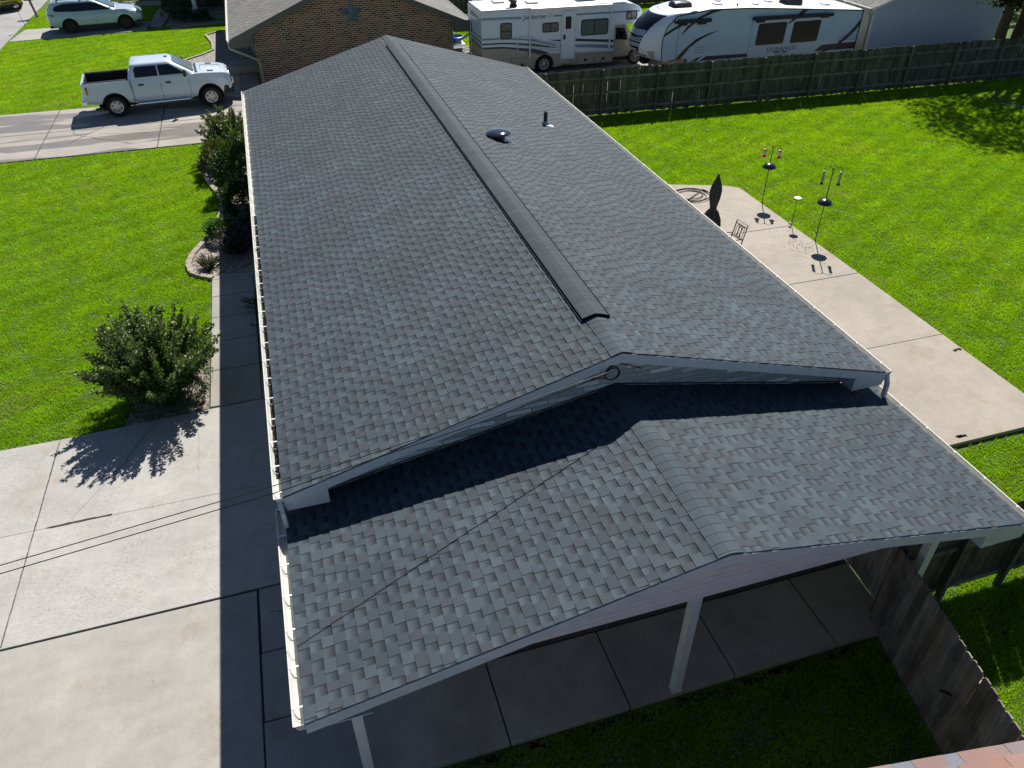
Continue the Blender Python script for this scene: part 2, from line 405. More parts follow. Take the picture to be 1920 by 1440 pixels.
# house driveway: rough upper slab, smooth lower slabs
sheet('driveway', [[(-16, 3.586), (-9.504, 3.586), (-9.446, 6.16), (-16, 6.12)], [(-9.496, 3.586), (-4.2, 3.586), (-4.2, 6.36), (-6.6, 6.30), (-9.438, 6.16)],
      [(-16, 1.05+J), (-9.560, 1.05+J), (-9.504, 3.580), (-16, 3.580)], [(-9.552, 1.05+J), (-4.2, 1.09+J), (-4.2, 3.580), (-9.496, 3.580)]], .05, M['drive'], .3, .006, 'rough sunlit concrete driveway beside the dark roofed house')
sheet('driveway_apron', [[(-16, -14), (-9.614, -14), (-9.564, 1.03-J), (-16, 1.02-J)], [(-9.606, -14), (-5.74-J, -14), (-5.72-J, 1.05-J), (-9.556, 1.03-J)],
      [(-5.70+J, -.2+J), (-4.42, -.2+J), (-4.42, 1.07-J), (-5.70+J, 1.06-J)], [(-5.71+J, -1.36+J), (-4.42, -1.36+J), (-4.42, -.2-J), (-5.71+J, -.2-J)], [(-5.72+J, -14), (-4.44, -14), (-4.43, -1.36-J), (-5.72+J, -1.36-J)]], .052, M['drive2'], .3, .006, 'smooth beige concrete driveway apron')
b = MB()
b.box(-16, -4.2, -14, 6.1, -.2, .022)
tag(b.build('driveway_joint_bed', M['crack']), 'dark filler in the driveway joints', None, None, 'structure')
def crack(pts, wd, z=.0585):
    b = MB(); P = [Vector((x, y, z)) for x, y in pts]
    for i in range(len(P)-1):
        d = (P[i+1]-P[i]).normalized(); a = Vector((-d.y, d.x, 0))
        w0 = wd*rng.uniform(.5, 1.2) if i else wd*.3; w1 = wd*rng.uniform(.5, 1.2)
        b.face([P[i]-a*w0, P[i+1]-a*w1, P[i+1]+a*w1, P[i]+a*w0])
    return b
def wob(p, q, n, amp):
    P = []
    for i in range(n+1):
        t = i/n; P.append((p[0]+(q[0]-p[0])*t+rng.uniform(-amp, amp), p[1]+(q[1]-p[1])*t+rng.uniform(-amp, amp)))
    return P
big = MB()
for pts, wd in ((wob((-7.55, 6.2), (-8.35, 4.6), 14, .04), .007), (wob((-8.35, 4.6), (-8.9, 3.7), 9, .03), .002), (wob((-6.75, 6.1), (-6.7, 4.2), 12, .02), .0014), (wob((-9.45, 6.1), (-9.5, 3.6), 24, .006), .009), (wob((-9.5, 3.6), (-9.56, 1.1), 24, .006), .007),
                (wob((-9.3, 3.585), (-8.2, 3.60), 8, .006), .022), (wob((-5.6, .55), (-4.9, .35), 7, .03), .008), (wob((-6.2, 3.45), (-6.35, 2.7), 7, .03), .0014)):
    c_ = crack(pts, wd)
    for f in c_.f: big.face([c_.v[i] for i in f])
tag(big.build('driveway_cracks', M['crack']), 'dark cracks running across the driveway concrete', None, None, 'structure')
# walkway
ys = [6.36, 7.75, 9.0, 10.15, 11.25, 12.22]
sheet('walkway', [rect(-6.50, -5.42, ys[i]+J, ys[i+1]-J) for i in range(5)]+[rect(-5.40, -4.35, 6.40, 7.32), rect(-5.40, -4.35, 11.28, 12.22)], .055, M['walk'], .3, .006, 'concrete front walkway of square slabs')
sheet('entry_slab', [[(-6.5, 12.24), (-4.35, 12.24), (-4.35, 12.4), (-6.5, 12.4)]], .045, M['walk'], .3)
# patio
px = 10.66
sheet('patio', [[(4.2, .55), (px, .58), (px, 3.97-J), (4.2, 3.97-J)], [(4.2, 3.97+J), (px, 3.97+J), (px+.02, 7.2-J), (4.2, 7.2-J)], [(4.2, 7.2+J), (px+.02, 7.2+J), (px, 10.38-J), (4.2, 10.38-J)],
      [(4.2, 10.38+J), (px, 10.38+J), (px-.02, 13.45), (10.3, 13.75), (8.5, 14.42), (4.2, 15.6)]], .10, M['patio'], .35, .008, 'beige concrete back patio of four slabs')
b = MB(); b.box(4.2, px-.03, .62, 13.3, -.1, .085); tag(b.build('patio_joint_strip', M['white']), 'pale joint strips between patio slabs', None, None, 'structure')
b = MB()
for x, y in ((10.5, 3.3), (8.25, .72)):
    for k in range(14): b.box(x+rng.uniform(-.12, .12), x+rng.uniform(-.12, .12)+.03, y+rng.uniform(-.05, .05), y+rng.uniform(-.05, .05)+.02, .101, .1045)
for k in range(160):
    x = 10.1+rng.gauss(0, .28); y = 9.0+rng.gauss(0, .5)
    if x < px-.05: b.box(x, x+.018, y, y+.02, .101, .1042)
tag(b.build('patio_stains', M['dirt']), 'brown specks and marks on the patio', None, None, 'structure')
# side porch slab
xs = [-4.42, -2.46, -.66, 1.04, 2.81, 3.98]
sheet('porch_slab', [[(xs[i]+J, -2.70), (xs[i+1]-J-.1*(i == 4), -2.70), (xs[i+1]-J, -1.38-J), (xs[i]+J, -1.38-J)] for i in range(5)]+[], .10, M['porch'], .3, .006, 'shaded concrete slab under the side porch')
sheet('porch_back_strip', [rect(-4.42, 4.05, -1.38+J, .34)], .095, M['darkslab'], .3, .006, 'darker concrete strip at the back of the side porch')  # back part of the porch floor in a darker tone than the front slabs
# neighbour's driveway with two slabs deep
yd = [23.72, 26.8, 29.85]; xd = [-26, -17.4, -12.9, -8.6, -4.1]
sheet('neighbour_driveway', [[(xd[i]+.02, yd[j]+.02), (xd[i+1]-.02, yd[j]+.02), (xd[i+1]-.02, yd[j+1]-.02), (xd[i]+.02, yd[j+1]-.02)] for i in range(4) for j in range(2)], .04, M['wetdrive'], .3, .005, 'stained concrete driveway under the white pickup')
b = MB(); b.box(-26, -4.2, 23.8, 29.8, -.1, .022); tag(b.build('neighbour_joint_bed', M['crack']), None, None, None, 'structure')
big = MB()
for pts, wd in ((wob((-9.6, 24.4), (-11.8, 26.3), 12, .12), .012), (wob((-11.8, 26.3), (-12.2, 27.8), 9, .1), .012), (wob((-11.2, 26.0), (-9.0, 25.6), 9, .1), .01), (wob((-11.9, 25.1), (-10.6, 27.5), 10, .1), .01)):
    c_ = crack(pts, wd, .0485)
    for f in c_.f: big.face([c_.v[i] for i in f])
tag(big.build('neighbour_driveway_cracks', M['crack']), None, None, None, 'structure')
sheet('side_walk', [rect(-6.6, -5.35, 29.9, 33.4), [(-6.6, 33.4), (-5.35, 33.4), (-5.35, 35.2), (-6.3, 35.2)]], .05, M['walk'], .3, .006, 'short shaded concrete path by the brick wall')
# street and far paving
sheet('street', [[(-60, -60), (-17.8, -60), (-17.7, 43.6), (-17.5, 60), (-17.5, 140), (-60, 140)]], .02, M['street'], .3, 0, 'pale concrete street')
sheet('far_driveway', [[(-17.6, 44.05), (-13.8, 44.45), (-10.45, 44.65), (-10.35, 47.3), (-13.8, 47.2), (-17.3, 47.0)]], .04, M['drive2'], .3, .005, 'concrete driveway under the silver sport utility car')
sheet('far_path', [[(-10.32, 45.9), (-9.65, 45.3), (-9.35, 48.0), (-9.45, 52.0), (-9.9, 52.2), (-10.2, 50.0), (-10.3, 47.5)], [(-9.6, 52.2), (-16.5, 53.2), (-16.5, 55.0), (-9.6, 53.6)]], .045, M['walk'], .3, .005, 'pale concrete path by the far porch')
sheet('side_lane', [rect(5.2, 34, 22.9, 28.3), rect(5.2, 34, 28.34, 34.5)], .03, M['pad'], .3, .005, 'concrete lane behind the wooden fence')

# gravel beds (stuff)
def stuff_sheet(name, polys, z, m, label):
    b = MB()
    for p in polys: b.extrude([(x, y, -.05) for x, y in p], (0, 0, z+.05))
    o = b.build(name, m); tag(o, label, 'gravel', None, 'stuff'); return o
curb = [(-6.48, 12.33), (-6.80, 12.55), (-7.06, 12.85), (-7.16, 13.35), (-7.06, 13.97), (-6.73, 14.77), (-6.46, 15.5), (-6.30, 16.3), (-6.20, 17.2), (-6.30, 18.2), (-6.55, 19.1), (-6.80, 20.2), (-6.85, 21.4), (-6.65, 22.6), (-6.56, 23.66)]
stuff_sheet('gravel_bed', [curb+[(-4.3, 23.66), (-4.3, 12.42)]], .03, M['gravel'], 'brown river gravel in the curved planting bed along the house')
stuff_sheet('gravel_strip', [rect(-5.39, -4.35, 7.35, 11.25)], .03, M['gravelgrey'], 'narrow shaded gravel strip between walkway and house')
stuff_sheet('bush_gravel', [[(-6.54, 6.35), (-6.54, 8.65), (-7.3, 8.35), (-8.0, 7.6), (-8.22, 6.22)]], .035, M['gravel'], 'tan gravel around the large bush at the driveway corner')
far_edge = [(-8.2, 30.0), (-8.5, 34.5), (-7.95, 36.9), (-7.16, 37.75), (-6.62, 38.6), (-6.68, 40.3), (-7.05, 42.3), (-6.3, 43.1), (-5.2, 43.5)]
stuff_sheet('neighbour_gravel', [far_edge+[(-4.5, 43.5), (-4.5, 30.0)]], .03, M['gravelgrey'], 'grey gravel bed beside the brick house')
stuff_sheet('porch_gravel', [[(-9.4, 45.6), (-8.0, 45.2), (-4.5, 45.6), (-4.5, 48.2), (-9.0, 51.0)]], .03, M['gravelgrey'], 'shaded grey gravel bed before the far porch')
stuff_sheet('tree_ring_gravel', [[(27.6+1.1*math.cos(a/12*2*math.pi), 18.8+1.1*math.sin(a/12*2*math.pi)) for a in range(12)]], .02, M['dirt'], 'round dark soil ring in the shaded back lawn')
b = MB()
for a in range(13, 22): b.tube([(27.6+1.15*math.cos(q/24*2*math.pi), 18.8+1.15*math.sin(q/24*2*math.pi), .04) for q in (a+.08, a+.5, a+.92)], .05, 6)
tag(b.build('ring_edging', M['stone']), 'pale stone edging arc round the shaded ring in the back lawn', 'edging')
def edging(name, pts, wd, h, m, label):
    b = MB(); P = [Vector((x, y, 0)) for x, y in pts]
    Q = []
    for i in range(len(P)-1):
        for t in (0, .5): Q.append(P[i].lerp(P[i+1], t))
    Q.append(P[-1])
    for i in range(len(Q)-1):
        a = Q[i].lerp(Q[i+1], .02); c = Q[i].lerp(Q[i+1], .98); d = (c-a).normalized(); n = Vector((-d.y, d.x, 0))*wd/2
        s0 = [a-n, a+n, a+n+Vector((0, 0, h)), a-n+Vector((0, 0, h))]; s1 = [c-n, c+n, c+n+Vector((0, 0, h)), c-n+Vector((0, 0, h))]
        b.loft([s0, s1])
    tag(b.build(name, m, None, bevel=.008), label, 'edging')
edging('curb_edging', curb[:14], .16, .10, M['curb'], 'curved concrete edging between front lawn and planting bed')
edging('stone_edging', far_edge[1:], .12, .10, M['curb'], 'thin stone edging round the neighbour gravel bed')
edging('bed_edging', [(-9.0, 44.75), (-7.4, 45.1), (-5.0, 45.5)], .16, .08, M['curb'], 'low pale edging before the shaded far porch bed')

# ------------------------------------------------------------------ lawns: blades scattered over the real lawn areas
lawns = [
 [(-17.78, 6.2), (-9.45, 6.22), (-8.24, 6.28), (-8.1, 7.55), (-7.35, 8.45), (-6.56, 8.72), (-6.54, 12.2)]+[(x-.09, y) for x, y in curb[1:]]+[(-17.74, 23.66)],
 [(-17.74, 29.9), (-8.3, 29.95), (-8.6, 34.5)]+[(x-.1, y) for x, y in far_edge[2:6]]+[(-7.15, 42.35), (-6.3, 43.2), (-5.0, 43.6), (-5.0, 45.3), (-8.0, 45.0), (-9.4, 45.3), (-10.4, 44.5), (-13.8, 44.35), (-17.65, 43.98)],
 [(-17.6, 47.05), (-13.8, 47.3), (-10.4, 47.4), (-10.3, 50), (-9.95, 52.1), (-17.4, 53.1), (-17.5, 50)],
 [(-9.3, 54), (-5, 53.5), (-5, 58), (-12, 60)],
 [(3.75, -2.3), (3.3, -4.6), (2.9, -7.2), (14, -7.2), (36, 4), (36, 22.0), (10.0, 22.3), (4.35, 22.5), (4.35, 15.65), (8.52, 14.48), (10.32, 13.81), (10.72, 13.45), (10.72, .5), (4.2, .48), (4.2, -2.2)],
 [(-4.38, -2.78), (3.5, -2.78), (3.1, -4.6), (2.7, -7.0), (-4.38, -7.0)],
 [(5.3, 34.6), (34, 34.6), (34, 43.0), (5.3, 43.0)]]
def inside(P, poly):
    x, y = P[:, 0], P[:, 1]; res = np.zeros(len(P), bool); n = len(poly)
    for i in range(n):
        x0, y0 = poly[i]; x1, y1 = poly[(i+1) % n]
        c = ((y0 > y) != (y1 > y)); xi = (x1-x0)*(y-y0)/((y1-y0) if y1 != y0 else 1e-9)+x0
        res ^= c & (x < xi)
    return res
def edgedist(P, poly):
    d = np.full(len(P), 1e9); n = len(poly)
    for i in range(n):
        a = np.array(poly[i]); q = np.array(poly[(i+1) % n]); e = q-a; t = np.clip(((P-a)@e)/(e@e+1e-9), 0, 1)
        d = np.minimum(d, np.hypot(*(P-(a+t[:, None]*e)).T))
    return d
nr = np.random.default_rng(3)
inner, rim = [], []
for pi, poly in enumerate(lawns):
    A = np.array(poly); lo, hi = A.min(0), A.max(0)
    for step, dst in ((.27, inner), (.10, rim)):
        gx, gy = np.meshgrid(np.arange(lo[0], hi[0], step), np.arange(lo[1], hi[1], step))
        P = np.stack([gx.ravel(), gy.ravel()], 1)+nr.uniform(-.45, .45, (gx.size, 2))*step
        if step < .2:
            # only cells near the border need the small tufts
            P = P[inside(P, poly)]; d = edgedist(P, poly); P = P[(d > .03) & (d < .34)]
        else:
            P = P[inside(P, poly)]; P = P[edgedist(P, poly) > .27]
        dst.append(P)
def tuft(name, rad, n, parent, loc, hmin=.035, hmax=.07):
    b = MB(); r2 = random.Random(len(name)*7+n)
    for i in range(n):
        a = r2.uniform(0, 2*math.pi); q = rad*math.sqrt(r2.random()); x, y = q*math.cos(a), q*math.sin(a)
        h = r2.uniform(hmin, hmax); t = r2.uniform(0, 2*math.pi); ln = r2.uniform(.2, .9)*h; wd = r2.uniform(.005, .010)
        dx, dy = math.cos(t), math.sin(t)
        b.face([(x-dy*wd, y+dx*wd, 0), (x+dy*wd, y-dx*wd, 0), (x+dx*ln, y+dy*ln, h)])
    o = b.build(name, M['grass'], parent, world=False); o.location = loc; tag(o, None, None, None, 'stuff'); return o
def scatter(o, pts, patch):
    me = bpy.data.meshes.new(o.name); me.from_pydata([(x, y, .004) for x, y in pts], [], [])
    o2 = bpy.data.objects.new(o.name, me); col.objects.link(o2); o2.parent = o
    ng = bpy.data.node_groups.new('scatter_'+patch.name, 'GeometryNodeTree')
    ng.interface.new_socket('Geometry', in_out='INPUT', socket_type='NodeSocketGeometry'); ng.interface.new_socket('Geometry', in_out='OUTPUT', socket_type='NodeSocketGeometry')
    gi = ng.nodes.new('NodeGroupInput'); go = ng.nodes.new('NodeGroupOutput'); ip = ng.nodes.new('GeometryNodeInstanceOnPoints')
    ob = ng.nodes.new('GeometryNodeObjectInfo'); ob.inputs['Object'].default_value = patch; ob.inputs['As Instance'].default_value = True
    rv = ng.nodes.new('FunctionNodeRandomValue'); rv.data_type = 'FLOAT_VECTOR'; rv.inputs[0].default_value = (0, 0, 0); rv.inputs[1].default_value = (0, 0, 6.283)
    rs = ng.nodes.new('FunctionNodeRandomValue'); rs.data_type = 'FLOAT_VECTOR'; rs.inputs[0].default_value = (.9, .9, .6); rs.inputs[1].default_value = (1.1, 1.1, 1.15); rs.inputs['Seed'].default_value = 5
    ng.links.new(gi.outputs[0], ip.inputs['Points']); ng.links.new(ob.outputs['Geometry'], ip.inputs['Instance'])
    ng.links.new(rv.outputs[0], ip.inputs['Rotation']); ng.links.new(rs.outputs[0], ip.inputs['Scale']); ng.links.new(ip.outputs[0], go.inputs[0])
    md = o2.modifiers.new('scatter', 'NODES'); md.node_group = ng
    tag(o2, None, None, None, 'stuff'); return o2
lawn = empty('lawn_grass', (0, 0, 0), 'bright green mown grass of the lawns', 'grass'); lawn['kind'] = 'stuff'
big_t = tuft('grass_tuft', .27, 260, lawn, (12, 5, 0)); small_t = tuft('grass_edge_tuft', .09, 34, lawn, (12.5, 5, 0))
scatter(lawn, np.concatenate(inner).tolist(), big_t).name = 'grass_field'
scatter(lawn, np.concatenate(rim).tolist(), small_t).name = 'grass_rim'

# ------------------------------------------------------------------ shingled roofs
PAL = [(.047, .062, .076), (.052, .069, .084), (.042, .055, .068), (.048, .056, .068), (.044, .060, .076), (.058, .077, .092)]
REC = [((.061, .081, .099), (.015, .019, .025)), ((.055, .072, .088), (.012, .016, .021)), ((.057, .070, .085), (.015, .018, .023)), ((.067, .089, .107), (.018, .024, .031))]
def shingles(mb, O, u, v, L, S, expo, r3, pal=PAL, rec=REC, tabs=(.10, .19), gaps=(.10, .17)):
    """courses of laminated shingles: u runs along the eave, v up the slope"""
    O = Vector(O); u = Vector(u).normalized(); v = Vector(v).normalized(); n = u.cross(v)
    if n.z < 0: n = -n
    rows = int(round(S/expo)); e = S/rows
    def P(a, b, h): return O+u*a+v*b+n*h
    for k in range(rows):
        v0, v1 = k*e, (k+1)*e; a = -r3.uniform(0, .3)
        while a < L:
            g = r3.uniform(*gaps); t = r3.uniform(*tabs)
            a0, a1, a2 = max(a, 0), min(max(a+g, 0), L), min(max(a+g+t, 0), L)
            lo, hi = r3.choice(rec); q = r3.uniform(.92, 1.08); lo = tuple(x*q for x in lo); hi = tuple(x*q for x in hi)
            c = r3.choice(pal); q = r3.uniform(.94, 1.06); c = tuple(x*q for x in c)
            if a1-a0 > .002:
                vm = v0+(v1-v0)*.32; md = tuple(x*.93 for x in lo)
                mb.face([P(a0, v0, .0065), P(a1, v0, .0065), P(a1, vm, .003), P(a0, vm, .003)], [lo, lo, md, md])
                mb.face([P(a0, vm, .003), P(a1, vm, .003), P(a1, v1, .0), P(a0, v1, .0)], [md, md, hi, hi])
                mb.face([P(a0, v0, -.004), P(a1, v0, -.004), P(a1, v0, .0065), P(a0, v0, .0065)], (.02, .02, .022))
            if a2-a1 > .002:
                mb.face([P(a1, v0, .0105), P(a2, v0, .0105), P(a2, v1, .004), P(a1, v1, .004)], c)
                mb.face([P(a1, v0, -.004), P(a2, v0, -.004), P(a2, v0, .0105), P(a1, v0, .0105)], (.02, .02, .022))
                for x in (a1, a2): mb.face([P(x, v0, .0), P(x, v0, .0105), P(x, v1, .004), P(x, v1, -.002)], (.03, .03, .032))
            a += g+t
def ridge_caps(mb, x, z, y0, y1, sl, sr, r3, wid=.16, lift=.012, pal=PAL, step=.145):
    """bent cap shingles along a ridge running in y"""
    y = y1
    while y > y0+.02:
        ya, yb = max(y-step, y0), y
        c = pal[0]; q = r3.uniform(.98, 1.16); c = tuple(k*q for k in c)
        def sec(yy, h): return [Vector((x-wid, yy, z-wid*sl+h-.001)), Vector((x-wid*.5, yy, z-wid*.5*sl+h+.004)), Vector((x, yy, z+h+.002)), Vector((x+wid*.5, yy, z-wid*.5*sr+h+.004)), Vector((x+wid, yy, z-wid*sr+h))]
        a, b_ = sec(ya, lift+.0035), sec(yb, lift); lo = sec(ya, lift-.012)
        for i in range(4):
            mb.face([a[i], a[i+1], b_[i+1], b_[i]], c); mb.face([lo[i], lo[i+1], a[i+1], a[i]], (.045, .047, .05))
        for i in (0, 4): mb.face([a[i], b_[i], b_[i]-Vector((0, 0, .02)), a[i]-Vector((0, 0, .02))], (.045, .05, .055))
        y -= step
def gutter(parent, x, z, y0, y1, side, hang_y, name='gutter'):
    """open K-style gutter hung outside x on the given side"""
    pr = [(0, 0), (0, -.105), (.075, -.105), (.10, -.075), (.115, -.03), (.128, -.015), (.128, 0), (.112, 0), (.112, -.010), (.104, -.028), (.090, -.068), (.070, -.095), (.006, -.095), (.006, 0)]
    b = MB(); s = 1 if side > 0 else -1
    b.loft([[(x+s*d, y0, z+h) for d, h in pr], [(x+s*d, y1, z+h) for d, h in pr]])
    for y in (y0, y1-.004): b.extrude([(x+s*d, y, z+h) for d, h in pr[:7]], (0, .004, 0))
    g = b.build(name, M['gutter'], parent, smooth=30)
    first = None
    for y in hang_y:
        if first is None:
            h = MB()
            if s > 0: h.bar((x+s*.085, y, z+.004), (x+s*.124, y, z+.004), .022, .006)
            else: h.bar((x-s*.03, y, z+.004), (x+s*.122, y, z+.004), .022, .004)
            if s < 0: h.tube([(x+s*(.118-.106*math.sin(t/7*math.pi/2)), y-.012-.085*math.sin(t/7*math.pi), z-.002-.06*math.sin(t/7*math.pi)) for t in range(8)], .0035, 5)
            first = h.build('gutter_hanger', M['white_metal'], g); fy = y
        else:
            d = first.copy(); col.objects.link(d); d.parent = g; d.location = first.location+Vector((0, y-fy, 0))
    return g
def rakeboard(b, pts_top, y0, y1, h):
    """board under a rake: polyline of roof edge points (x,z)"""
    for i in range(len(pts_top)-1):
        (xa, za), (xb, zb) = pts_top[i], pts_top[i+1]
        b.loft([[(xa, y0, za), (xa, y1, za), (xa, y1, za-h), (xa, y0, za-h)], [(xb, y0, zb), (xb, y1, zb), (xb, y1, zb-h), (xb, y0, zb-h)]])

# ------------------------------------------------------------------ the house
W_, H_, HR, LH = 4.8444, 2.9761, 4.3635, 19.52
SLP = (HR-H_)/W_
house = empty('house', (0, 9.76, 0), 'long low house with new dark grey shingle roof in the middle', 'house')
def slope_part(name, parent, xe, ze, xr, zr, y0, y1, r3, expo=.143):
    b = MB(); S = math.hypot(xr-xe, zr-ze)
    shingles(b, (xe, y0, ze), (0, 1, 0), (xr-xe, 0, zr-ze), y1-y0, S, expo, r3)
    dn = .10
    b.loft([[(xe, y0+.003, ze-.006), (xr, y0+.003, zr-.006), (xr, y0+.003, zr-dn), (xe, y0+.003, ze-dn*.5)], [(xe, y1-.003, ze-.006), (xr, y1-.003, zr-.006), (xr, y1-.003, zr-dn), (xe, y1-.003, ze-dn*.5)]], (.03, .03, .032))
    return b.build(name, M['shingle'], parent)
r3 = random.Random(11)
left = slope_part('roof_slope', house, -W_, H_, 0, HR, 0, LH, r3); right = slope_part('roof_slope', house, W_, H_, 0, HR, 0, LH, r3)
for ya, yb in ((0, 1.15), (18.2, LH)):
    b = MB(); ridge_caps(b, 0, HR, ya, yb, SLP, SLP, r3); b.build('ridge_cap', M['shingle'], house)
# ridge vent
rv = MB(); y0, y1 = .98, 18.35
prof = [(-.205, -.205*SLP+.012), (-.205, -.205*SLP+.058), (0, .056), (.205, -.205*SLP+.050), (.205, -.205*SLP+.012)]
rv.loft([[(x, y0+.02, HR+z) for x, z in prof], [(x, y1, HR+z) for x, z in prof]], (.012, .012, .013))
vent = rv.build('ridge_vent', M['matteblack'], house)
b = MB(); y = y1
while y > y0+.01:
    ya = max(y-.145, y0); c = PAL[0]; q = r3.uniform(.72, .92); c = tuple(k*q for k in c)
    pp = [(-.212, -.205*SLP+.060), (-.19, -.19*SLP+.066), (-.09, -.09*SLP+.068), (0, .060), (.09, -.09*SLP+.062), (.19, -.19*SLP+.056), (.212, -.205*SLP+.048)]
    a = [Vector((x, ya, HR+z+.0050)) for x, z in pp]; e = [Vector((x, y, HR+z+.004)) for x, z in pp]; lo = [p-Vector((0, 0, .016)) for p in a]
    for i in range(6): b.face([a[i], a[i+1], e[i+1], e[i]], c); b.face([lo[i], lo[i+1], a[i+1], a[i]], (.045, .047, .05))
    for i in (0, 6): b.face([a[i], e[i], e[i]-Vector((0, 0, .014)), lo[i]], (.03, .03, .03))
    y = ya
b.build('vent_cap', M['shingle'], vent)
# bead of vent lip seen as a thin pale line
b = MB()
b.tube([(-.222, y0, HR-.205*SLP+.020), (-.222, y1, HR-.205*SLP+.020)], .006, 5)
b.build('vent_lip', M['galv'], vent)
b = MB(); b.bar((.226, y0, HR-.226*SLP+.030), (.226, y1, HR-.226*SLP+.030), .032, .020); b.build('vent_lip', M['matteblack'], vent)
# round static vent and plumbing pipe on the right slope
def roofz(x): return HR-SLP*abs(x)
x, y = 1.02, 9.63; z = roofz(x)
b = MB(); b.lathe([(.16, -.06), (.16, .13), (.0, .13)], (x, y, z), n=20)
rvn = b.build('roof_vent', M['blackmetal'], house, smooth=40)
b = MB(); b.lathe([(.0, .105), (.27, .105), (.30, .118), (.30, .138), (.265, .160), (.20, .180), (.10, .195), (.0, .20)], (x, y, z), n=32); b.build('vent_hood', M['glossblack'], rvn, smooth=35)
b = MB(); b.box(x-.26, x+.26, y-.26, y+.26, 0, .012)
o = b.build('vent_flange', M['blackmetal'], rvn, world=False); o.rotation_euler.y = math.atan(SLP); o.location = Vector((0, 0, z+.012))-rvn.location-house.location
for i, v_ in enumerate(o.data.vertices): v_.co.x -= x; v_.co.y -= y
o.location = Vector((x, y, z+.012))-house.location
x, y = 3.0, 11.85; z = roofz(x)
b = MB(); b.lathe([(.0, -.05), (.055, -.05), (.055, .34), (.045, .34), (.045, .25), (.0, .25)], (x, y, z), n=14)
pv = b.build('vent_pipe', M['blackmetal'], house, smooth=40)
b = MB(); b.lathe([(.11, -.02), (.10, .05), (.06, .10), (.055, .0)], (x, y, z), n=14)
b.bar((x-.02, y-.08, roofz(x-.02)+.016), (x+.2, y-.1, roofz(x+.2)+.016), .17, .006); b.build('pipe_flashing', M['galv'], pv, smooth=40)
# rake boards, soffit returns
for s in (-1, 1):
    b = MB(); rakeboard(b, [(0, HR-.012), (s*W_, H_-.012)], -.012, .018, .150); b.build('barge_board', M['trim'], house)
    b = MB()
    b.extrude([(s*W_, -.008, H_-.164), (s*(W_-.02), -.008, H_-.25), (s*4.25, -.008, H_-.25), (s*4.25, -.008, H_-.164+.59*SLP)], (0, .40, 0)); b.build('soffit_return', M['trim'], house)
    b = MB(); rakeboard(b, [(0, HR-.012), (s*W_, H_-.012)], LH-.018, LH+.012, .185); b.build('barge_board', M['trim'], house)
    b = MB(); b.box(min(s*W_, s*(W_-.022)), max(s*W_, s*(W_-.022)), .02, LH-.02, H_-.20, H_-.018); b.build('fascia', M['trim'], house)
    b = MB(); b.box(min(s*(W_-.024), s*4.3), max(s*(W_-.024), s*4.3), .30, LH-.3, H_-.20, H_-.185); b.build('soffit', M['trim'], house)
# walls
b = MB(); yw = .325
b.extrude([(-4.3, yw, 0), (4.3, yw, 0), (4.3, yw, roofz(4.3)-.1), (0, yw, HR-.1), (-4.3, yw, roofz(4.3)-.1)], (0, .12, 0)); b.build('gable_wall', M['brickwhite'], house)
b = MB(); b.extrude([(-4.3, LH-.5, 0), (4.3, LH-.5, 0), (4.3, LH-.5, roofz(4.3)-.1), (0, LH-.5, HR-.1), (-4.3, LH-.5, roofz(4.3)-.1)], (0, .12, 0)); b.build('gable_wall', M['brickwhite'], house)
for s in (-1, 1):
    b = MB(); b.box(min(s*4.3, s*4.18), max(s*4.3, s*4.18), yw+.12, LH-.5, 0, H_+.05)
    wl = b.build('wall', M['brickwhitey'], house)
    if s < 0:
        for yy in (3.0, 14.5, 18.0):
            b = MB(); b.box(-4.34, -4.302, yy-.75, yy+.75, 1.0, 2.2); f_ = b.build('window', M['white'], house)
            b = MB(); b.box(-4.36, -4.342, yy-.68, yy+.68, 1.06, 2.14); b.build('pane', M['glass'], f_)
        b = MB(); b.box(-4.34, -4.302, 11.4, 12.35, .1, 2.15); b.build('door', M['white'], house)
    else:
        b = MB(); b.box(4.302, 4.34, 7.2, 9.0, .12, 2.15); f_ = b.build('sliding_door', M['white'], house)
        b = MB(); b.box(4.342, 4.36, 7.28, 8.06, .2, 2.07); b.box(4.342, 4.36, 8.14, 8.92, .2, 2.07); b.build('pane', M['glass'], f_)
# gutters and downspouts
gutter(house, -W_, H_-.005, .0, LH, -1, [.12+i*.545 for i in range(36)])
gutter(house, W_, H_-.005, .0, LH, 1, [.25+i*.62 for i in range(31)])
b = MB(); b.box(-W_-.08, -W_-.012, .5, 9.6, H_-.099, H_-.092)
for k in range(220):
    y = rng.uniform(.6, 9.4); xx = -W_-rng.uniform(.012, .05); b.leaf((xx, y, H_-.09+rng.uniform(0, .05)), rng.uniform(.03, .07), None)
b.build('gutter_debris', M['litter'], house)
for s in (-1, 1):
    xg = s*(W_+.06); b = MB()
    b.bar((xg, .02, H_-.08), (xg-s*.02, -.07, H_-.20), .075, .055, (1, 0, 0)); b.bar((xg-s*.02, -.07, H_-.19), (xg-s*.03, -.09, 2.50), .075, .055, (1, 0, 0))
    b.build('downspout', M['trim'], house, bevel=.006)
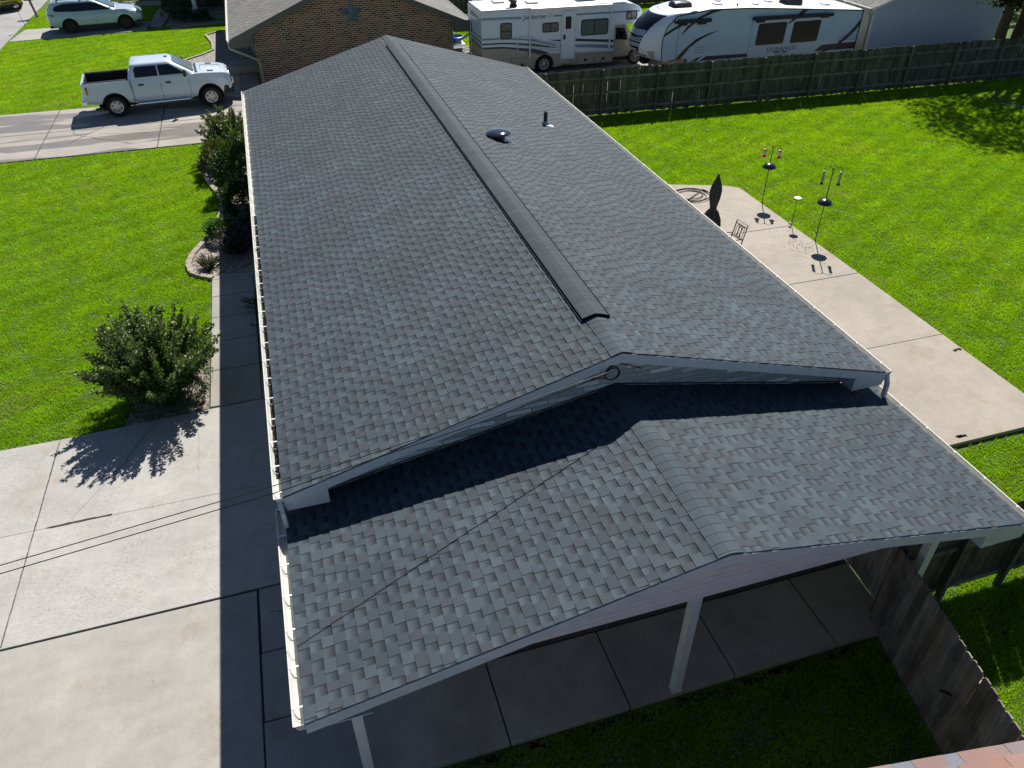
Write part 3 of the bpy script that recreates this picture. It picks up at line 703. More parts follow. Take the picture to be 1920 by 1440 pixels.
# ---- side porch roof
WLp, WRp, H2, HR2, DP, XR = 4.890, 4.934, 2.507, 3.543, 3.054, .10
sL = (HR2-H2)/(WLp+XR); sR = (HR2-H2)/(WRp-XR)
slope_part('porch_roof_slope', house, -WLp, H2, XR, HR2, -DP, .32, r3, .147); slope_part('porch_roof_slope', house, WRp, H2, XR, HR2, -DP, .32, r3, .147)
b = MB(); ridge_caps(b, XR, HR2, -DP, .32, sL, sR, r3, .165); b.build('porch_ridge_cap', M['shingle'], house)
b = MB(); b.face([(-WLp*.9, .318, H2+WLp*.1*sL+.02), (XR, .318, HR2+.02), (XR, .318, HR2+.045), (-WLp*.9, .318, H2+WLp*.1*sL+.045)]); b.face([(WRp*.9, .318, H2+WRp*.1*sR+.02), (XR, .318, HR2+.02), (XR, .318, HR2+.045), (WRp*.9, .318, H2+WRp*.1*sR+.045)])
b.build('step_flashing', M['dark'], house)
for s, Wp, sp in ((-1, WLp, sL), (1, WRp, sR)):
    b = MB(); rakeboard(b, [(XR, HR2-.012), (s*Wp, H2-.012)], -DP-.012, -DP+.018, .165); b.build('porch_barge_board', M['trim'], house)
    b = MB(); xi = s*(Wp-.72)
    if s > 0: b.extrude([(s*Wp, -DP-.006, H2-.175), (s*(Wp-.02), -DP-.006, H2-.27), (xi, -DP-.006, H2-.27), (xi, -DP-.006, H2-.175+.72*sp-.002)], (0, .38, 0)); b.build('porch_soffit_return', M['trim'], house)
    else: b.box(-Wp, -Wp+.72, -DP+.02, -DP+.38, H2-.185, H2-.165); b.build('porch_soffit_return', M['trim'], house)
    b = MB(); b.box(min(s*Wp, s*(Wp-.022)), max(s*Wp, s*(Wp-.022)), -DP+.02, .34, H2-.18, H2-.018); b.build('porch_fascia', M['trim'], house)
# siding gable above the beam
b = MB(); zb = 2.41; ex = .102; z = zb; yf = -2.74
while z < HR2-.16:
    z1 = min(z+ex, HR2-.16)
    def half(zz, Wp, sp): return max(min(Wp-.5, Wp-(zz-H2+.115)/sp), .02)
    zm = z+(z1-z)*.62
    S = []
    for q, d in ((z, -.034), (zm, -.030), (z1, .008)):
        a_, e_ = -half(q, WLp, sL), half(q, WRp, sR); S.append([(a_, yf+d, q), (e_, yf+d, q), (e_, yf+.02, q), (a_, yf+.02, q)])
    b.loft(S)
    z = z1
b.build('gable_siding', M['siding'], house)
b = MB(); b.box(-4.4, 4.28, yf+.022, yf+.15, zb+.004, zb+.2); b.build('porch_beam', M['siding'], house)
b = MB(); b.box(-4.4, 4.28, yf+.151, .31, zb+.18, zb+.2); b.build('porch_ceiling', M['siding'], house)
for xp in (.075, -4.37, 3.86):
    b = MB(); b.box(xp-.064, xp+.064, -2.70, -2.575, .10, zb+.001)
    b.box(xp-.07, xp+.07, -2.706, -2.569, .10, .16)
    for k in (-.03, .0, .03): b.box(xp-.0665, xp-.064, -2.645+k-.008, -2.645+k+.008, .17, zb-.02)
    b.build('post', M['white'], house)
gutter(house, -WLp, H2-.005, -DP, .30, -1, [-DP+.22+i*.52 for i in range(7)], 'porch_gutter'); gutter(house, WRp, H2-.005, -DP, .30, 1, [-DP+.3+i*.6 for i in range(6)], 'porch_gutter')
b = MB(); b.bar((-WLp-.06, -.2, H2-.1), (-4.55, -.1, H2-.45), .07, .055); b.bar((-4.55, -.1, H2-.44), (-4.52, -.1, .1), .07, .055); b.build('downspout', M['trim'], house)
# cable mast coil on gable
b = MB(); b.tube([(-.14+.105*math.cos(t/20*2*math.pi), -.03, 4.06+.115*math.sin(t/20*2*math.pi)) for t in range(21)], .011, 6)
b.tube([(-.14+.115*math.cos(t/20*2*math.pi), -.045, 4.055+.10*math.sin(t/20*2*math.pi)) for t in range(21)], .009, 6)
b.tube([(-.16, -.03, 4.17), (-.16, .32, 4.15)], .02, 6); b.tube([(-.20, -.02, 3.97), (-.26, .28, 3.78), (-.3, .31, 3.74)], .007, 6)
b.tube([(0, .30, 4.06), (.9, .30, 3.78), (2.6, .30, 3.36), (4.0, .30, 2.98)], .007, 6); b.tube([(-.05, .2, 4.1), (.5, .3, 3.78)], .007, 6)
tag(b.build('cable_coil', M['cable']), 'black cable coiled on the shaded gable below the roof peak', 'cable coil')
for k, (dz, dy) in enumerate(((0, 0), (-.07, -.05))):
    b = MB(); P = [(-.25, -.12+dy*.2, 4.16+dz*.3), (-2.2, -.46+dy*.6, 4.08+dz*.7), (-4.83, -.91+dy, 4.05+dz), (-7.64, -1.26+dy, 4.04+dz), (-11, -1.68+dy, 4.12+dz), (-16, -2.3+dy, 4.5+dz), (-24, -3.3+dy, 5.6+dz)]
    b.tube(P, .0056, 6)
    tag(b.build('overhead_cable', M['cable'], smooth=60), ['upper thin black overhead cable crossing the driveway to the roof peak', 'lower thin black overhead cable crossing the driveway to the roof peak'][k], 'cable', 'overhead service cables')

# ------------------------------------------------------------------ fences
def wc(r, a=.62, b=1.2):
    q = r.uniform(a, b); t = r.uniform(-.07, .07); return (q*(1+t), q, q*(1-t))
def fence(label, p0, p1, h, bays, side, m, bw=.14, gap=.0035, z0=.04, rails=(.3, .95, 1.55), seed=1, rag=.03, group=None, ph=0, th=.018, tops=True, cat='fence'):
    """board fence from p0 to p1; rails and posts stand on the given side (+1 left of travel)"""
    r = random.Random(seed); A = Vector((*p0, 0)); B = Vector((*p1, 0)); d = (B-A).normalized(); n = Vector((-d.y, d.x, 0))*side; L = (B-A).length
    root = empty('wooden_fence', A.lerp(B, .5), label, cat, group)
    bl = L/bays
    for k in range(bays):
        b = MB(); a = k*bl
        while a < (k+1)*bl-.02:
            wd = min(bw*r.uniform(.94, 1.03), (k+1)*bl-a); hh = h+r.uniform(-rag, rag); t = r.uniform(-.006, .006); g = gap*r.choice((.3, 1, 1, 2.2)); zz = z0+r.uniform(-.02, .03)
            sl_ = r.uniform(-.012, .012)
            p = A+d*(a+g/2)+n*t; q = A+d*(a+wd-g/2)+n*(t+r.uniform(-.004, .004)); c = wc(r)
            cut = min(.03, wd*.25) if tops else .002; sh = d*sl_
            prof = [p+V(0,0,zz), q+V(0,0,zz), q+V(0,0,hh-cut)+sh, q-d*cut+V(0,0,hh)+sh, p+d*cut+V(0,0,hh)+sh, p+V(0,0,hh-cut)+sh]
            b.extrude(prof, -n*th, c); a += wd
        b.build('board_panel', m, root)
        for rz in rails:
            b = MB(); dz = r.uniform(-.015, .015); s0 = A+d*(k*bl)+n*.026+V(0,0,rz+dz); s1 = A+d*((k+1)*bl)+n*.026+V(0,0,rz+r.uniform(-.015, .015))
            b.bar(s0, s1, .06, .095, (0, 0, 1), wc(r, 1.4, 1.9)); b.build('rail', m, root)
    for k in range(bays+1):
        b = MB(); c = A+d*(min(max(k*bl, .05), L-.05))+n*.095; lean = V(r.uniform(-.02, .02), r.uniform(-.02, .02), 0)
        b.bar(c+V(0,0,-.1), c+V(0,0,h-.02+ph)+lean, .09, .09, (d.x, d.y, 0), wc(r, 1.0, 1.5)); b.build('post', m, root)
    return root
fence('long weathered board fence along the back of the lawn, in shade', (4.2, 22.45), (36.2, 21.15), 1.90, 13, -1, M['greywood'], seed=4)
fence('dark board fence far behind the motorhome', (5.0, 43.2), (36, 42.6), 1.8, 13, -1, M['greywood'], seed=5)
fence('brown weathered fence with light topped boards in the foreground', (3.62, -2.42), (2.86, -6.2), 1.75, 2, 1, M['oldwood'], bw=.155, gap=.003, seed=9, rag=.012, rails=(.35, .95, 1.5), ph=-.22)
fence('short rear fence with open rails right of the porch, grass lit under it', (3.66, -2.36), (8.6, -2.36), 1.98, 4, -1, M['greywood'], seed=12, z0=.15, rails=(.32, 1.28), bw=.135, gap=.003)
gt = fence('dark board gate closing the right end of the porch', (4.09, .30), (3.92, -2.30), 1.75, 1, 1, M['oldwood'], seed=15, z0=.115, gap=.007, bw=.30, rails=(.4, 1.45), cat='gate')
gt.name = 'wooden_gate'

# ------------------------------------------------------------------ neighbour brick house behind
nb = empty('brick_house', (.3, 38, 0), 'brown brick house with grey roof and metal star behind the main roof', 'house')
y0, y1 = 31.3, 44.6; xr, zr = .27, 4.47; xeL, xeR, ze = -5.42, 5.92, 2.12
sN = (zr-ze)/(xr-xeL); sN2 = (zr-ze)/(xeR-xr)
def nz(x): return zr-sN*(xr-x) if x < xr else zr-sN2*(x-xr)
b = MB(); wl_, wr_ = -4.42, 5.0
b.extrude([(wl_, y0, 0), (wr_, y0, 0), (wr_, y0, nz(wr_)-.14), (xr, y0, zr-.14), (wl_, y0, nz(wl_)-.14)], (0, .15, 0)); b.build('gable_wall', M['brickdark'], nb)
for q in ((wl_, wl_+.15, y0+.15, y1), (wr_-.15, wr_, y0+.15, y1), (wl_+.15, wr_-.15, y1-.15, y1)):
    b = MB(); b.box(*q, 0, 2.3); b.build('side_wall', M['brickdarky'], nb)
PALG = [(.17, .165, .15), (.19, .18, .165), (.155, .15, .14), (.18, .175, .165)]; RECG = [((.18, .175, .16), (.13, .125, .115)), ((.17, .165, .15), (.14, .135, .125))]
for xe, zz in ((xeL, ze), (xeR, nz(xeR))):
    b = MB(); S = math.hypot(xr-xe, zr-zz); yy0 = y0-.35
    shingles(b, (xe, yy0, zz), (0, 1, 0), (xr-xe, 0, zr-zz), y1+.3-yy0, S, .15, r3, PALG, RECG, (.25, .45), (.2, .4))
    b.loft([[(xe, yy0+.003, zz-.006), (xr, yy0+.003, zr-.006), (xr, yy0+.003, zr-.08), (xe, yy0+.003, zz-.05)], [(xe, y1+.3, zz-.006), (xr, y1+.3, zr-.006), (xr, y1+.3, zr-.08), (xe, y1+.3, zz-.05)]], (.05, .05, .05))
    b.build('roof_slope', M['shingle'], nb)
for xe, xw in ((xeL, wl_), (xeR, wr_)):
    s = 1 if xe > 0 else -1
    b = MB(); rakeboard(b, [(xr, zr-.012), (xe, nz(xe)-.012)], y0-.365, y0-.335, .24); b.build('barge_board', M['soffit'], nb)
    b = MB(); b.extrude([(xr, y0-.335, zr-.20), (xe, y0-.335, nz(xe)-.20), (xe, y0-.335, nz(xe)-.22), (xr, y0-.335, zr-.22)], (0, .33, 0)); b.build('soffit', M['soffit'], nb)
    b = MB(); b.extrude([(xe, y0-.36, nz(xe)-.24), (xe, y0-.36, nz(xe)-.36), (xw, y0-.36, nz(xe)-.36), (xw, y0-.36, nz(xw)-.24)], (0, .35, 0)); b.build('soffit_return', M['soffit'], nb)
    g = MB(); pr = [(0, 0), (0, -.11), (.08, -.11), (.13, -.02), (.13, 0), (.115, 0), (.07, -.09), (.01, -.09), (.01, 0)]
    g.loft([[(xe+s*d, y0-.35, nz(xe)+h) for d, h in pr], [(xe+s*d, y1+.3, nz(xe)+h) for d, h in pr]]); g.build('gutter', M['gutter'], nb)
    b = MB(); P = [(xe+s*.07, y0-.25, nz(xe)-.08), (xe+s*.05, y0-.25, nz(xe)-.38), (xw-s*.12, y0-.10, nz(xe)-1.02), (xw-s*.14, y0-.07, nz(xe)-1.2), (xw-s*.14, y0-.07, .1)]
    b.tube(P, .052, 8); b.build('downspout', M['cream'], nb, smooth=30)
b = MB(); cx, cz = .20, 2.82
pts = []
for k in range(10):
    rr = .62 if k % 2 == 0 else .25; a = math.pi/2+k*math.pi/5; pts.append((cx+rr*math.cos(a), cz+rr*math.sin(a)))
yb = y0-.03; ctr = Vector((cx, y0-.13, cz))
for k in range(10):
    a, q = pts[k], pts[(k+1) % 10]; b.face([(a[0], yb, a[1]), (q[0], yb, q[1]), ctr])
b.face([(p[0], yb, p[1]) for p in reversed(pts)])
tag(b.build('wall_star', M['metalblue']), 'dull blue grey metal barn star on the brick gable', 'wall star')
b = MB(); b.box(-5.75, -4.44, 33.6, 34.9, 0, .32); tag(b.build('stoop', M['walk'], bevel=.02), 'small grey concrete stoop by the shaded brick house side', 'step')
b = MB(); b.box(-4.62, -4.44, 37.4, 37.6, .0, 1.9); tag(b.build('side_post', M['cream']), 'cream pipe post on the shaded side of the brick house', 'post')
# tub, bin and crate beside the brick house
b = MB(); b.box(5.5, 6.35, 34.3, 35.4, 0, .42); tag(b.build('white_bench', M['blueprimer'], bevel=.03), 'low white box with blue tub on it behind the brick house', 'storage box')
b = MB(); b.lathe([(.0, .43), (.30, .43), (.38, .68), (.42, .70), (.39, .71), (.30, .48), (.0, .46)], (5.95, 34.85, 0), n=20); tag(b.build('blue_tub', M['bluetub'], smooth=40), 'bright blue plastic tub on the white box', 'tub')
b = MB(); b.loft([[(5.42, 33.2, 0), (5.85, 33.2, 0), (5.85, 33.6, 0), (5.42, 33.6, 0)], [(5.38, 33.16, .5), (5.89, 33.16, .5), (5.89, 33.64, .5), (5.38, 33.64, .5)]]); tag(b.build('black_bin', M['dark'], bevel=.02), 'small black bin at the brick house corner', 'bin')
cr = MB()
for z in (.06, .2, .34):
    for yy in (33.2, 33.65): cr.box(5.98, 6.35, yy, yy+.02, z, z+.08)
    for xx in (5.98, 6.33): cr.box(xx, xx+.02, 33.2, 33.67, z, z+.08)
for xx in (5.97, 6.34):
    for yy in (33.19, 33.66): cr.box(xx, xx+.03, yy, yy+.03, 0, .46)
tag(cr.build('white_crate', M['blueprimer']), 'white slatted crate between the black bin and the motorhome', 'crate')
# ------------------------------------------------------------------ far house with porch
fh = empty('porch_house', (-6, 53, 0), 'far shaded house with a white porch column at top left', 'house')
b = MB(); b.box(-9.3, 2, 49.2, 60, 0, 3.0); b.build('wall', M['brickfar'], fh)
b = MB(); b.box(-8.1, 1.5, 47.2, 49.19, 0, .30); b.build('porch_floor', M['walk'], fh)
b = MB(); b.lathe([(.19, .5), (.19, .58), (.13, .62), (.115, 2.6), (.16, 2.66), (.16, 2.8)], (-7.62, 47.5, 0), n=20); b.build('porch_column', M['white'], fh, smooth=40)
b = MB(); b.box(-8.15, -7.25, 47.2, 47.8, .301, .5); b.build('column_plinth', M['stone'], fh, bevel=.03)
b = MB(); b.box(-5.6, -4.9, 47.3, 48.0, .301, 2.9); b.build('brick_pier', M['brickfar'], fh)
b = MB(); b.extrude([(-9.9, 46.6, 2.78), (-9.9, 53.5, 4.9), (-9.9, 60.6, 2.78), (-9.9, 60.6, 2.68), (-9.9, 53.5, 4.8), (-9.9, 46.6, 2.68)], (12.4, 0, 0), (.06, .06, .06)); b.build('roof', M['shingle'], fh)
b = MB(); b.box(-7.0, -6.0, 49.15, 49.195, .3, 2.3); b.build('door', M['dark'], fh)
b = MB(); b.box(-5.0, -3.6, 49.15, 49.195, .9, 2.1); b.build('window', M['glass'], fh)
b = MB(); b.loft([[(-6.55, 46.35, .03), (-5.75, 46.35, .03), (-5.75, 46.75, .03), (-6.55, 46.75, .03)], [(-6.65, 46.28, .32), (-5.65, 46.28, .32), (-5.65, 46.82, .32), (-6.65, 46.82, .32)]]); tag(b.build('planter_box', M['greenplastic'], bevel=.02), 'pale green planter box on the shaded gravel by the far porch', 'planter')
b = MB(); b.lathe([(.0, .05), (.10, .05), (.14, .26), (.12, .26), (.0, .22)], (-9.75, 48.4, 0), n=14); tag(b.build('terracotta_pot', M['terracotta'], smooth=40), 'small orange pot on the far sunny path', 'pot')
# ------------------------------------------------------------------ grey garage at right
gg = empty('grey_garage', (31, 32, 0), 'grey blue garage with plain gable wall behind the back fence', 'garage')
gx0, gx1, gy0, gy1, ge, gs = 25.95, 34.2, 27.0, 38, 2.5, .36
gm = (gx0+gx1)/2; gp = ge+(gm-gx0)*gs
b = MB(); zz = .1
def gtop(x): return ge+(min(x, gx0+gx1-x)-gx0)*gs-.1
b.extrude([(gx0+.005, gy0, 0), (gx1-.005, gy0, 0), (gx1-.005, gy0, ge-.1), (gm, gy0, gp-.1), (gx0+.005, gy0, ge-.1)], (0, .12, 0))
b.build('gable_wall', M['greywall'], gg)
b = MB(); z = .12
while z < gp-.2:
    ins = max(0, (z+.1-ge)/gs) if z > ge-.1 else 0
    b.loft([[(gx0+.11+ins, gy0-.012, z), (gx1-.11-ins, gy0-.012, z), (gx1-.11-ins, gy0-.001, z), (gx0+.11+ins, gy0-.001, z)], [(gx0+.11+ins, gy0-.003, z+.118), (gx1-.11-ins, gy0-.003, z+.118), (gx1-.11-ins, gy0-.001, z+.118), (gx0+.11+ins, gy0-.001, z+.118)]])
    z += .12
b.build('siding', M['greywall'], gg)
for xq in (gx0, gx1-.12):
    b = MB(); b.box(xq, xq+.12, gy0+.12, gy1, 0, ge); b.build('side_wall', M['cream'], gg)
b = MB(); b.box(gx0-.012, gx0+.1, gy0-.016, gy0+.1, 0, ge-.12); b.box(gx1-.1, gx1+.012, gy0-.016, gy0+.1, 0, ge-.12); b.build('corner_trim', M['trim'], gg)
for xa, xb in ((gx0-.35, gm), (gx1+.35, gm)):
    za = ge-.35*gs; b = MB()
    shingles(b, (xa, gy0-.18, za), (0, 1, 0), (xb-xa, 0, gp-za), gy1-gy0+.36, math.hypot(xb-xa, gp-za), .15, r3, PALG, RECG, (.25, .45), (.2, .4))
    b.loft([[(xa, gy0-.177, za-.006), (xb, gy0-.177, gp-.006), (xb, gy0-.177, gp-.08), (xa, gy0-.177, za-.05)], [(xa, gy1+.18, za-.006), (xb, gy1+.18, gp-.006), (xb, gy1+.18, gp-.08), (xa, gy1+.18, za-.05)]], (.1, .1, .1))
    b.build('roof_slope', M['shingle'], gg)
    b = MB(); rakeboard(b, [(xb, gp-.01), (xa, za-.01)], gy0-.20, gy0-.175, .13); b.build('rake_trim', M['white'], gg)
b = MB(); b.box(gx0-.47, gx0-.352, gy0-.15, gy1+.1, ge-.24, ge-.125); b.build('gutter', M['cream'], gg)
b = MB(); b.tube([(gx0-.41, gy0-.08, ge-.2), (gx0-.41, gy0-.08, ge-.38), (gx0-.09, gy0+.16, ge-.5), (gx0-.06, gy0+.2, ge-.65), (gx0-.06, gy0+.2, .1)], .045, 8); b.build('downspout', M['cream'], gg, smooth=30)
# ------------------------------------------------------------------ red roofed house under the drone
rh = empty('red_roof_house', (2, -9.6, 0), 'corner of a pinkish red shingle roof at bottom right', 'house')
PALR = [(.22, .14, .132), (.21, .15, .145), (.235, .145, .12), (.19, .155, .16), (.22, .165, .155)]; RECR = [((.26, .14, .105), (.235, .13, .10)), ((.17, .18, .205), (.165, .17, .195)), ((.22, .155, .145), (.20, .145, .13))]
A = Vector((-3.2, -4.735, 2.5)); uu = Vector((1.63, -.22, 0)).normalized(); vv = Vector((-.22, -1.63, 0)).normalized(); S = 4.0; Lr = 11.0
up_ = (vv*math.cos(.30)+Vector((0, 0, math.sin(.30))))
for k in (0, 1):
    b = MB()
    O = A if k == 0 else A+vv*2*S*math.cos(.30); v2 = up_ if k == 0 else (-vv*math.cos(.30)+Vector((0, 0, math.sin(.30))))
    shingles(b, O, uu, v2, Lr, S, .14, r3, PALR, RECR, (.3, .5), (.12, .3))
    q = [O, O+uu*Lr, O+uu*Lr+v2*S, O+v2*S]; b.loft([[p+V(0,0,-.006) for p in q], [p+V(0,0,-.07) for p in q]], (.05, .04, .04)); b.build('roof_slope', M['shingle'], rh)
b = MB(); i0 = A+uu*.4+vv*.55; i1 = A+uu*(Lr-.4)+vv*.55; e = vv*(2*S*math.cos(.30)-1.1)
b.loft([[V(p.x, p.y, 0) for p in (i0, i1, i1+e, i0+e)], [V(p.x, p.y, 2.52) for p in (i0, i1, i1+e, i0+e)]]); b.build('wall', M['brickfar'], rh)
b = MB(); f0 = A+V(0, 0, -.02); b.bar(f0+vv*.02+V(0,0,-.09), f0+uu*Lr+vv*.02+V(0,0,-.09), .02, .14); b.build('fascia', M['soffit'], rh)

# ------------------------------------------------------------------ vehicles
def wheel(root, x, y, r, wd, side, rim_m, spokes=6, rimr=.62):
    b = MB(); w2 = wd/2
    b.lathe([(r*rimr*.98, -w2+.075), (r*rimr*1.03, -w2), (r*.93, -w2), (r, -w2*.72), (r, w2*.72), (r*.93, w2), (r*rimr*1.03, w2), (r*rimr*.98, w2-.075)], (x, y, r), 'y', 28, (.8, .8, .8))
    t = b.build('wheel', M['rubber'], root, world=False, smooth=40)
    s = side; yo = y+s*(w2-.03); R1 = r*rimr
    b = MB(); b.lathe([(0, -.03*s), (R1*.97, -.03*s), (R1*.97, -.022*s), (0, -.022*s)], (x, yo, r), 'y', 24); b.build('rim_back', M['dark'], t, world=False)
    b = MB(); b.lathe([(R1*.84, -.02*s), (R1*.97, -.02*s), (R1*1.0, .026*s), (R1*.88, .02*s)], (x, yo, r), 'y', 28, caps=False)
    b.lathe([(0, -.01*s), (R1*.24, -.01*s), (R1*.22, .03*s), (0, .035*s)], (x, yo, r), 'y', 16)
    for k in range(spokes):
        a = 2*math.pi*k/spokes+.2; d = Vector((math.cos(a), 0, math.sin(a))); c = Vector((x, yo, r)); q = Vector((-math.sin(a), 0, math.cos(a)))
        for da in (-.11, .11) if spokes <= 6 else (0,):
            b.bar(c+d*R1*.16+q*da*R1*.8, c+d*R1*.92+q*da*R1*1.5, R1*.17 if spokes > 5 else R1*.2, .03, (0, 1, 0))
    b.build('rim', rim_m, t, world=False, smooth=30)
    return t
def rloop(x0, x1, w, z, rf, rb, n=4):
    """rounded rectangle loop in plan, front at +x"""
    P = []
    for cx, cy, a0, rr in ((x1-rf, -w+rf, -90, rf), (x1-rf, w-rf, 0, rf), (x0+rb, w-rb, 90, rb), (x0+rb, -w+rb, 180, rb)):
        for i in range(n):
            a = R(a0+90*i/(n-1)); P.append((cx+rr*math.cos(a), cy+rr*math.sin(a), z))
    return P
def body_sections(b, st):
    """lofted car body: stations (x, half width, bottom z, shoulder z, top z, top half width)"""
    S = []
    for x, w, zb, zs, zt, wt in st:
        hp = [(w*.90, zb), (w*.985, zb+.10), (w, zb+(zs-zb)*.5), (w*.992, zs), (wt, zt-.012), (wt*.6, zt+.006)]
        S.append([(x, -y, z) for y, z in hp]+[(x, y, z) for y, z in reversed(hp)])
    b.loft(S)
def quad_on(b, P, off, nrm):
    n = Vector(nrm).normalized()*off; b.face([Vector(p)+n for p in P])
def glass_panel(b, P, th=.006):
    P = [Vector(p) for p in P]; n = (P[1]-P[0]).cross(P[2]-P[0]).normalized()*th
    b.loft([[p-n*.3 for p in P], [p+n for p in P]])
def cutwheels(body, xs, w, r, depth=.34):
    for x in xs:
        for s in (-1, 1):
            c = MB(); c.lathe([(r, -.4), (r, .4)], (x, s*(w+.4-depth), r*.86), 'y', 28); boolean(body, c)
def arch(root, x, w, r, s, m, depth=.33, name='wheel_well'):
    b = MB(); zc = r*.86; P0, P1, P2 = [], [], []
    for k in range(15):
        a = math.pi*(-.12+1.24*k/14); dx, dz = math.cos(a), math.sin(a)
        P0.append((x+r*dx*.992, s*(w-.006), zc+r*dz*.992)); P1.append((x+r*dx*.992, s*(w-depth+.01), zc+r*dz*.992))
    for k in range(14): b.face([P0[k], P0[k+1], P1[k+1], P1[k]])
    b.face(P1)
    return b.build(name, m, root, world=False)

def pickup():
    t = empty('pickup_truck', (-8.50, 29.18, .04), 'white crew cab pickup truck parked on the concrete driveway', 'pickup truck', None, R(4.6))
    w = .985; b = MB()
    body_sections(b, [(-3.02, .90, .66, 1.02, 1.40, .86), (-2.96, .97, .60, 1.02, 1.42, .93), (-2.6, w, .56, 1.02, 1.42, .94), (-1.14, w, .50, 1.02, 1.42, .94), (-1.12, w, .48, 1.02, 1.41, .93), (1.2, w, .48, 1.02, 1.41, .93), (1.45, w, .50, 1.04, 1.42, .92),
                      (1.75, w, .50, 1.05, 1.42, .90), (2.5, .975, .52, 1.04, 1.36, .86), (2.72, .93, .56, 1.0, 1.31, .80), (2.84, .84, .60, .96, 1.22, .72)])
    bd = b.build('body', M['carwhite'], t, world=False, smooth=32)
    c = MB(); c.box(-2.93, -1.20, -.80, .80, .86, 1.8); boolean(bd, c)
    cutwheels(bd, (-1.9, 1.9), w, .53)
    for x in (-1.9, 1.9):
        for s in (-1, 1): arch(t, x, w, .53, s, M['dark'])
    # bed liner
    b = MB(); z0, z1 = .863, 1.415
    b.box(-2.928, -1.202, -.798, .798, z0, z0+.02)
    for s in (-1, 1):
        b.box(-2.928, -1.202, min(s*.798, s*.77), max(s*.798, s*.77), z0+.021, z1); b.box(-2.95, -1.19, min(s*.80, s*.90), max(s*.80, s*.90), 1.421, 1.44)
    b.box(-2.928, -2.90, -.769, .769, z0+.021, z1-.03); b.box(-1.23, -1.202, -.769, .769, z0+.021, z1)
    for k in range(7): b.box(-2.88, -1.25, -.66+k*.22-.03, -.66+k*.22+.03, z0+.02, z0+.035)
    b.build('bed_liner', M['dark'], t, world=False)
    # cab
    secs = []
    for z, x0, x1, hw, rf, rb in ((1.37, -1.13, 1.52, .93, .30, .08), (1.50, -1.11, 1.34, .90, .28, .08), (1.90, -1.02, .66, .755, .22, .10), (1.965, -.94, .52, .68, .2, .12), (1.99, -.7, .3, .45, .15, .12)): secs.append(rloop(x0, x1, hw, z, rf, rb))
    b = MB(); b.loft(secs); cab = b.build('cab', M['carwhite'], t, world=False, smooth=38)
    def sy(z): return .90+(.755-.90)*(z-1.5)/.4
    for s in (-1, 1):
        for nm, pts in (('rear_side_window', [(-.92, 1.47), (-.02, 1.47), (-.02, 1.86), (-.80, 1.86), (-.90, 1.78)]), ('front_side_window', [(.04, 1.47), (1.02, 1.47), (.92, 1.56), (.50, 1.86), (.04, 1.86)])):
            P = [(x, s*(sy(z)+.004), z) for x, z in pts]; b = MB(); b.loft([[(x, y-s*.008, z) for x, y, z in P], [(x, y+s*.004, z) for x, y, z in P]]); b.build(nm, M['glass'], cab, world=False)
        b = MB()
        for x in (-1.10, .01, 1.13):
            b.box(x-.006, x+.006, min(s*w, s*(w+.002)), max(s*w, s*(w+.002)), .56, 1.20)
        b.box(-1.10, 1.13, min(s*w, s*(w+.002)), max(s*w, s*(w+.002)), .55, .56)
        b.box(-1.165, -1.145, min(s*.93, s*(w+.002)), max(s*.93, s*(w+.002)), .56, 1.40)
        b.build('door_seam', M['dark'], t, world=False)
        for x in (-.86, .22):
            b = MB(); b.box(x, x+.21, min(s*.97, s*(w+.03)), max(s*.97, s*(w+.03)), 1.16, 1.21); b.build('door_handle', M['dark'], t, world=False, bevel=.01)
        b = MB(); b.bar((1.0, s*.93, 1.42), (1.02, s*1.12, 1.46), .05, .04); b.loft([[(.97, s*1.06, 1.40), (1.12, s*1.06, 1.40), (1.12, s*1.06, 1.66), (.97, s*1.06, 1.66)], [(.97, s*1.24, 1.40), (1.08, s*1.24, 1.40), (1.08, s*1.24, 1.66), (.97, s*1.24, 1.66)]])
        b.build('mirror', M['dark'], t, world=False, bevel=.02)
        b = MB(); b.tube([(-1.15, s*.80, .44), (-1.05, s*.97, .44), (1.05, s*.97, .44), (1.18, s*.80, .44)], .045, 8); b.build('side_step', M['chrome'], t, world=False, smooth=40)
        b = MB(); b.loft([[(-3.035, s*.80, .98), (-2.85, s*.992, .98), (-2.85, s*.992, 1.28), (-3.035, s*.80, 1.28)], [(-2.9, s*.78, .98), (-2.78, s*.90, .98), (-2.78, s*.90, 1.28), (-2.9, s*.78, 1.28)]]); b.build('tail_light', M['red'], t, world=False, bevel=.01)
        b = MB(); b.loft([[(2.855, s*.46, 1.00), (2.86, s*.46, 1.19), (2.70, s*.90, 1.20), (2.69, s*.945, 1.03)], [(2.76, s*.46, 1.0), (2.76, s*.46, 1.19), (2.55, s*.88, 1.20), (2.55, s*.90, 1.03)]]); b.build('headlight', M['lens'], t, world=False)
    b = MB(); b.loft([[(1.38, -.70, 1.475), (1.38, .70, 1.475), (.64, .60, 1.90), (.64, -.60, 1.90)], [(1.41, -.70, 1.49), (1.41, .70, 1.49), (.66, .60, 1.925), (.66, -.60, 1.925)]]); b.build('windscreen', M['glassclear'], cab, world=False)
    b = MB(); b.loft([[(-1.118, -.66, 1.50), (-1.118, .66, 1.50), (-1.042, .58, 1.84), (-1.042, -.58, 1.84)], [(-1.09, -.66, 1.50), (-1.09, .66, 1.50), (-1.0, .58, 1.84), (-1.0, -.58, 1.84)]]); b.build('rear_window', M['glass'], cab, world=False)
    b = MB(); b.box(.36, .50, -.03, .03, 1.98, 2.02); b.build('roof_light', M['dark'], cab, world=False, bevel=.015)
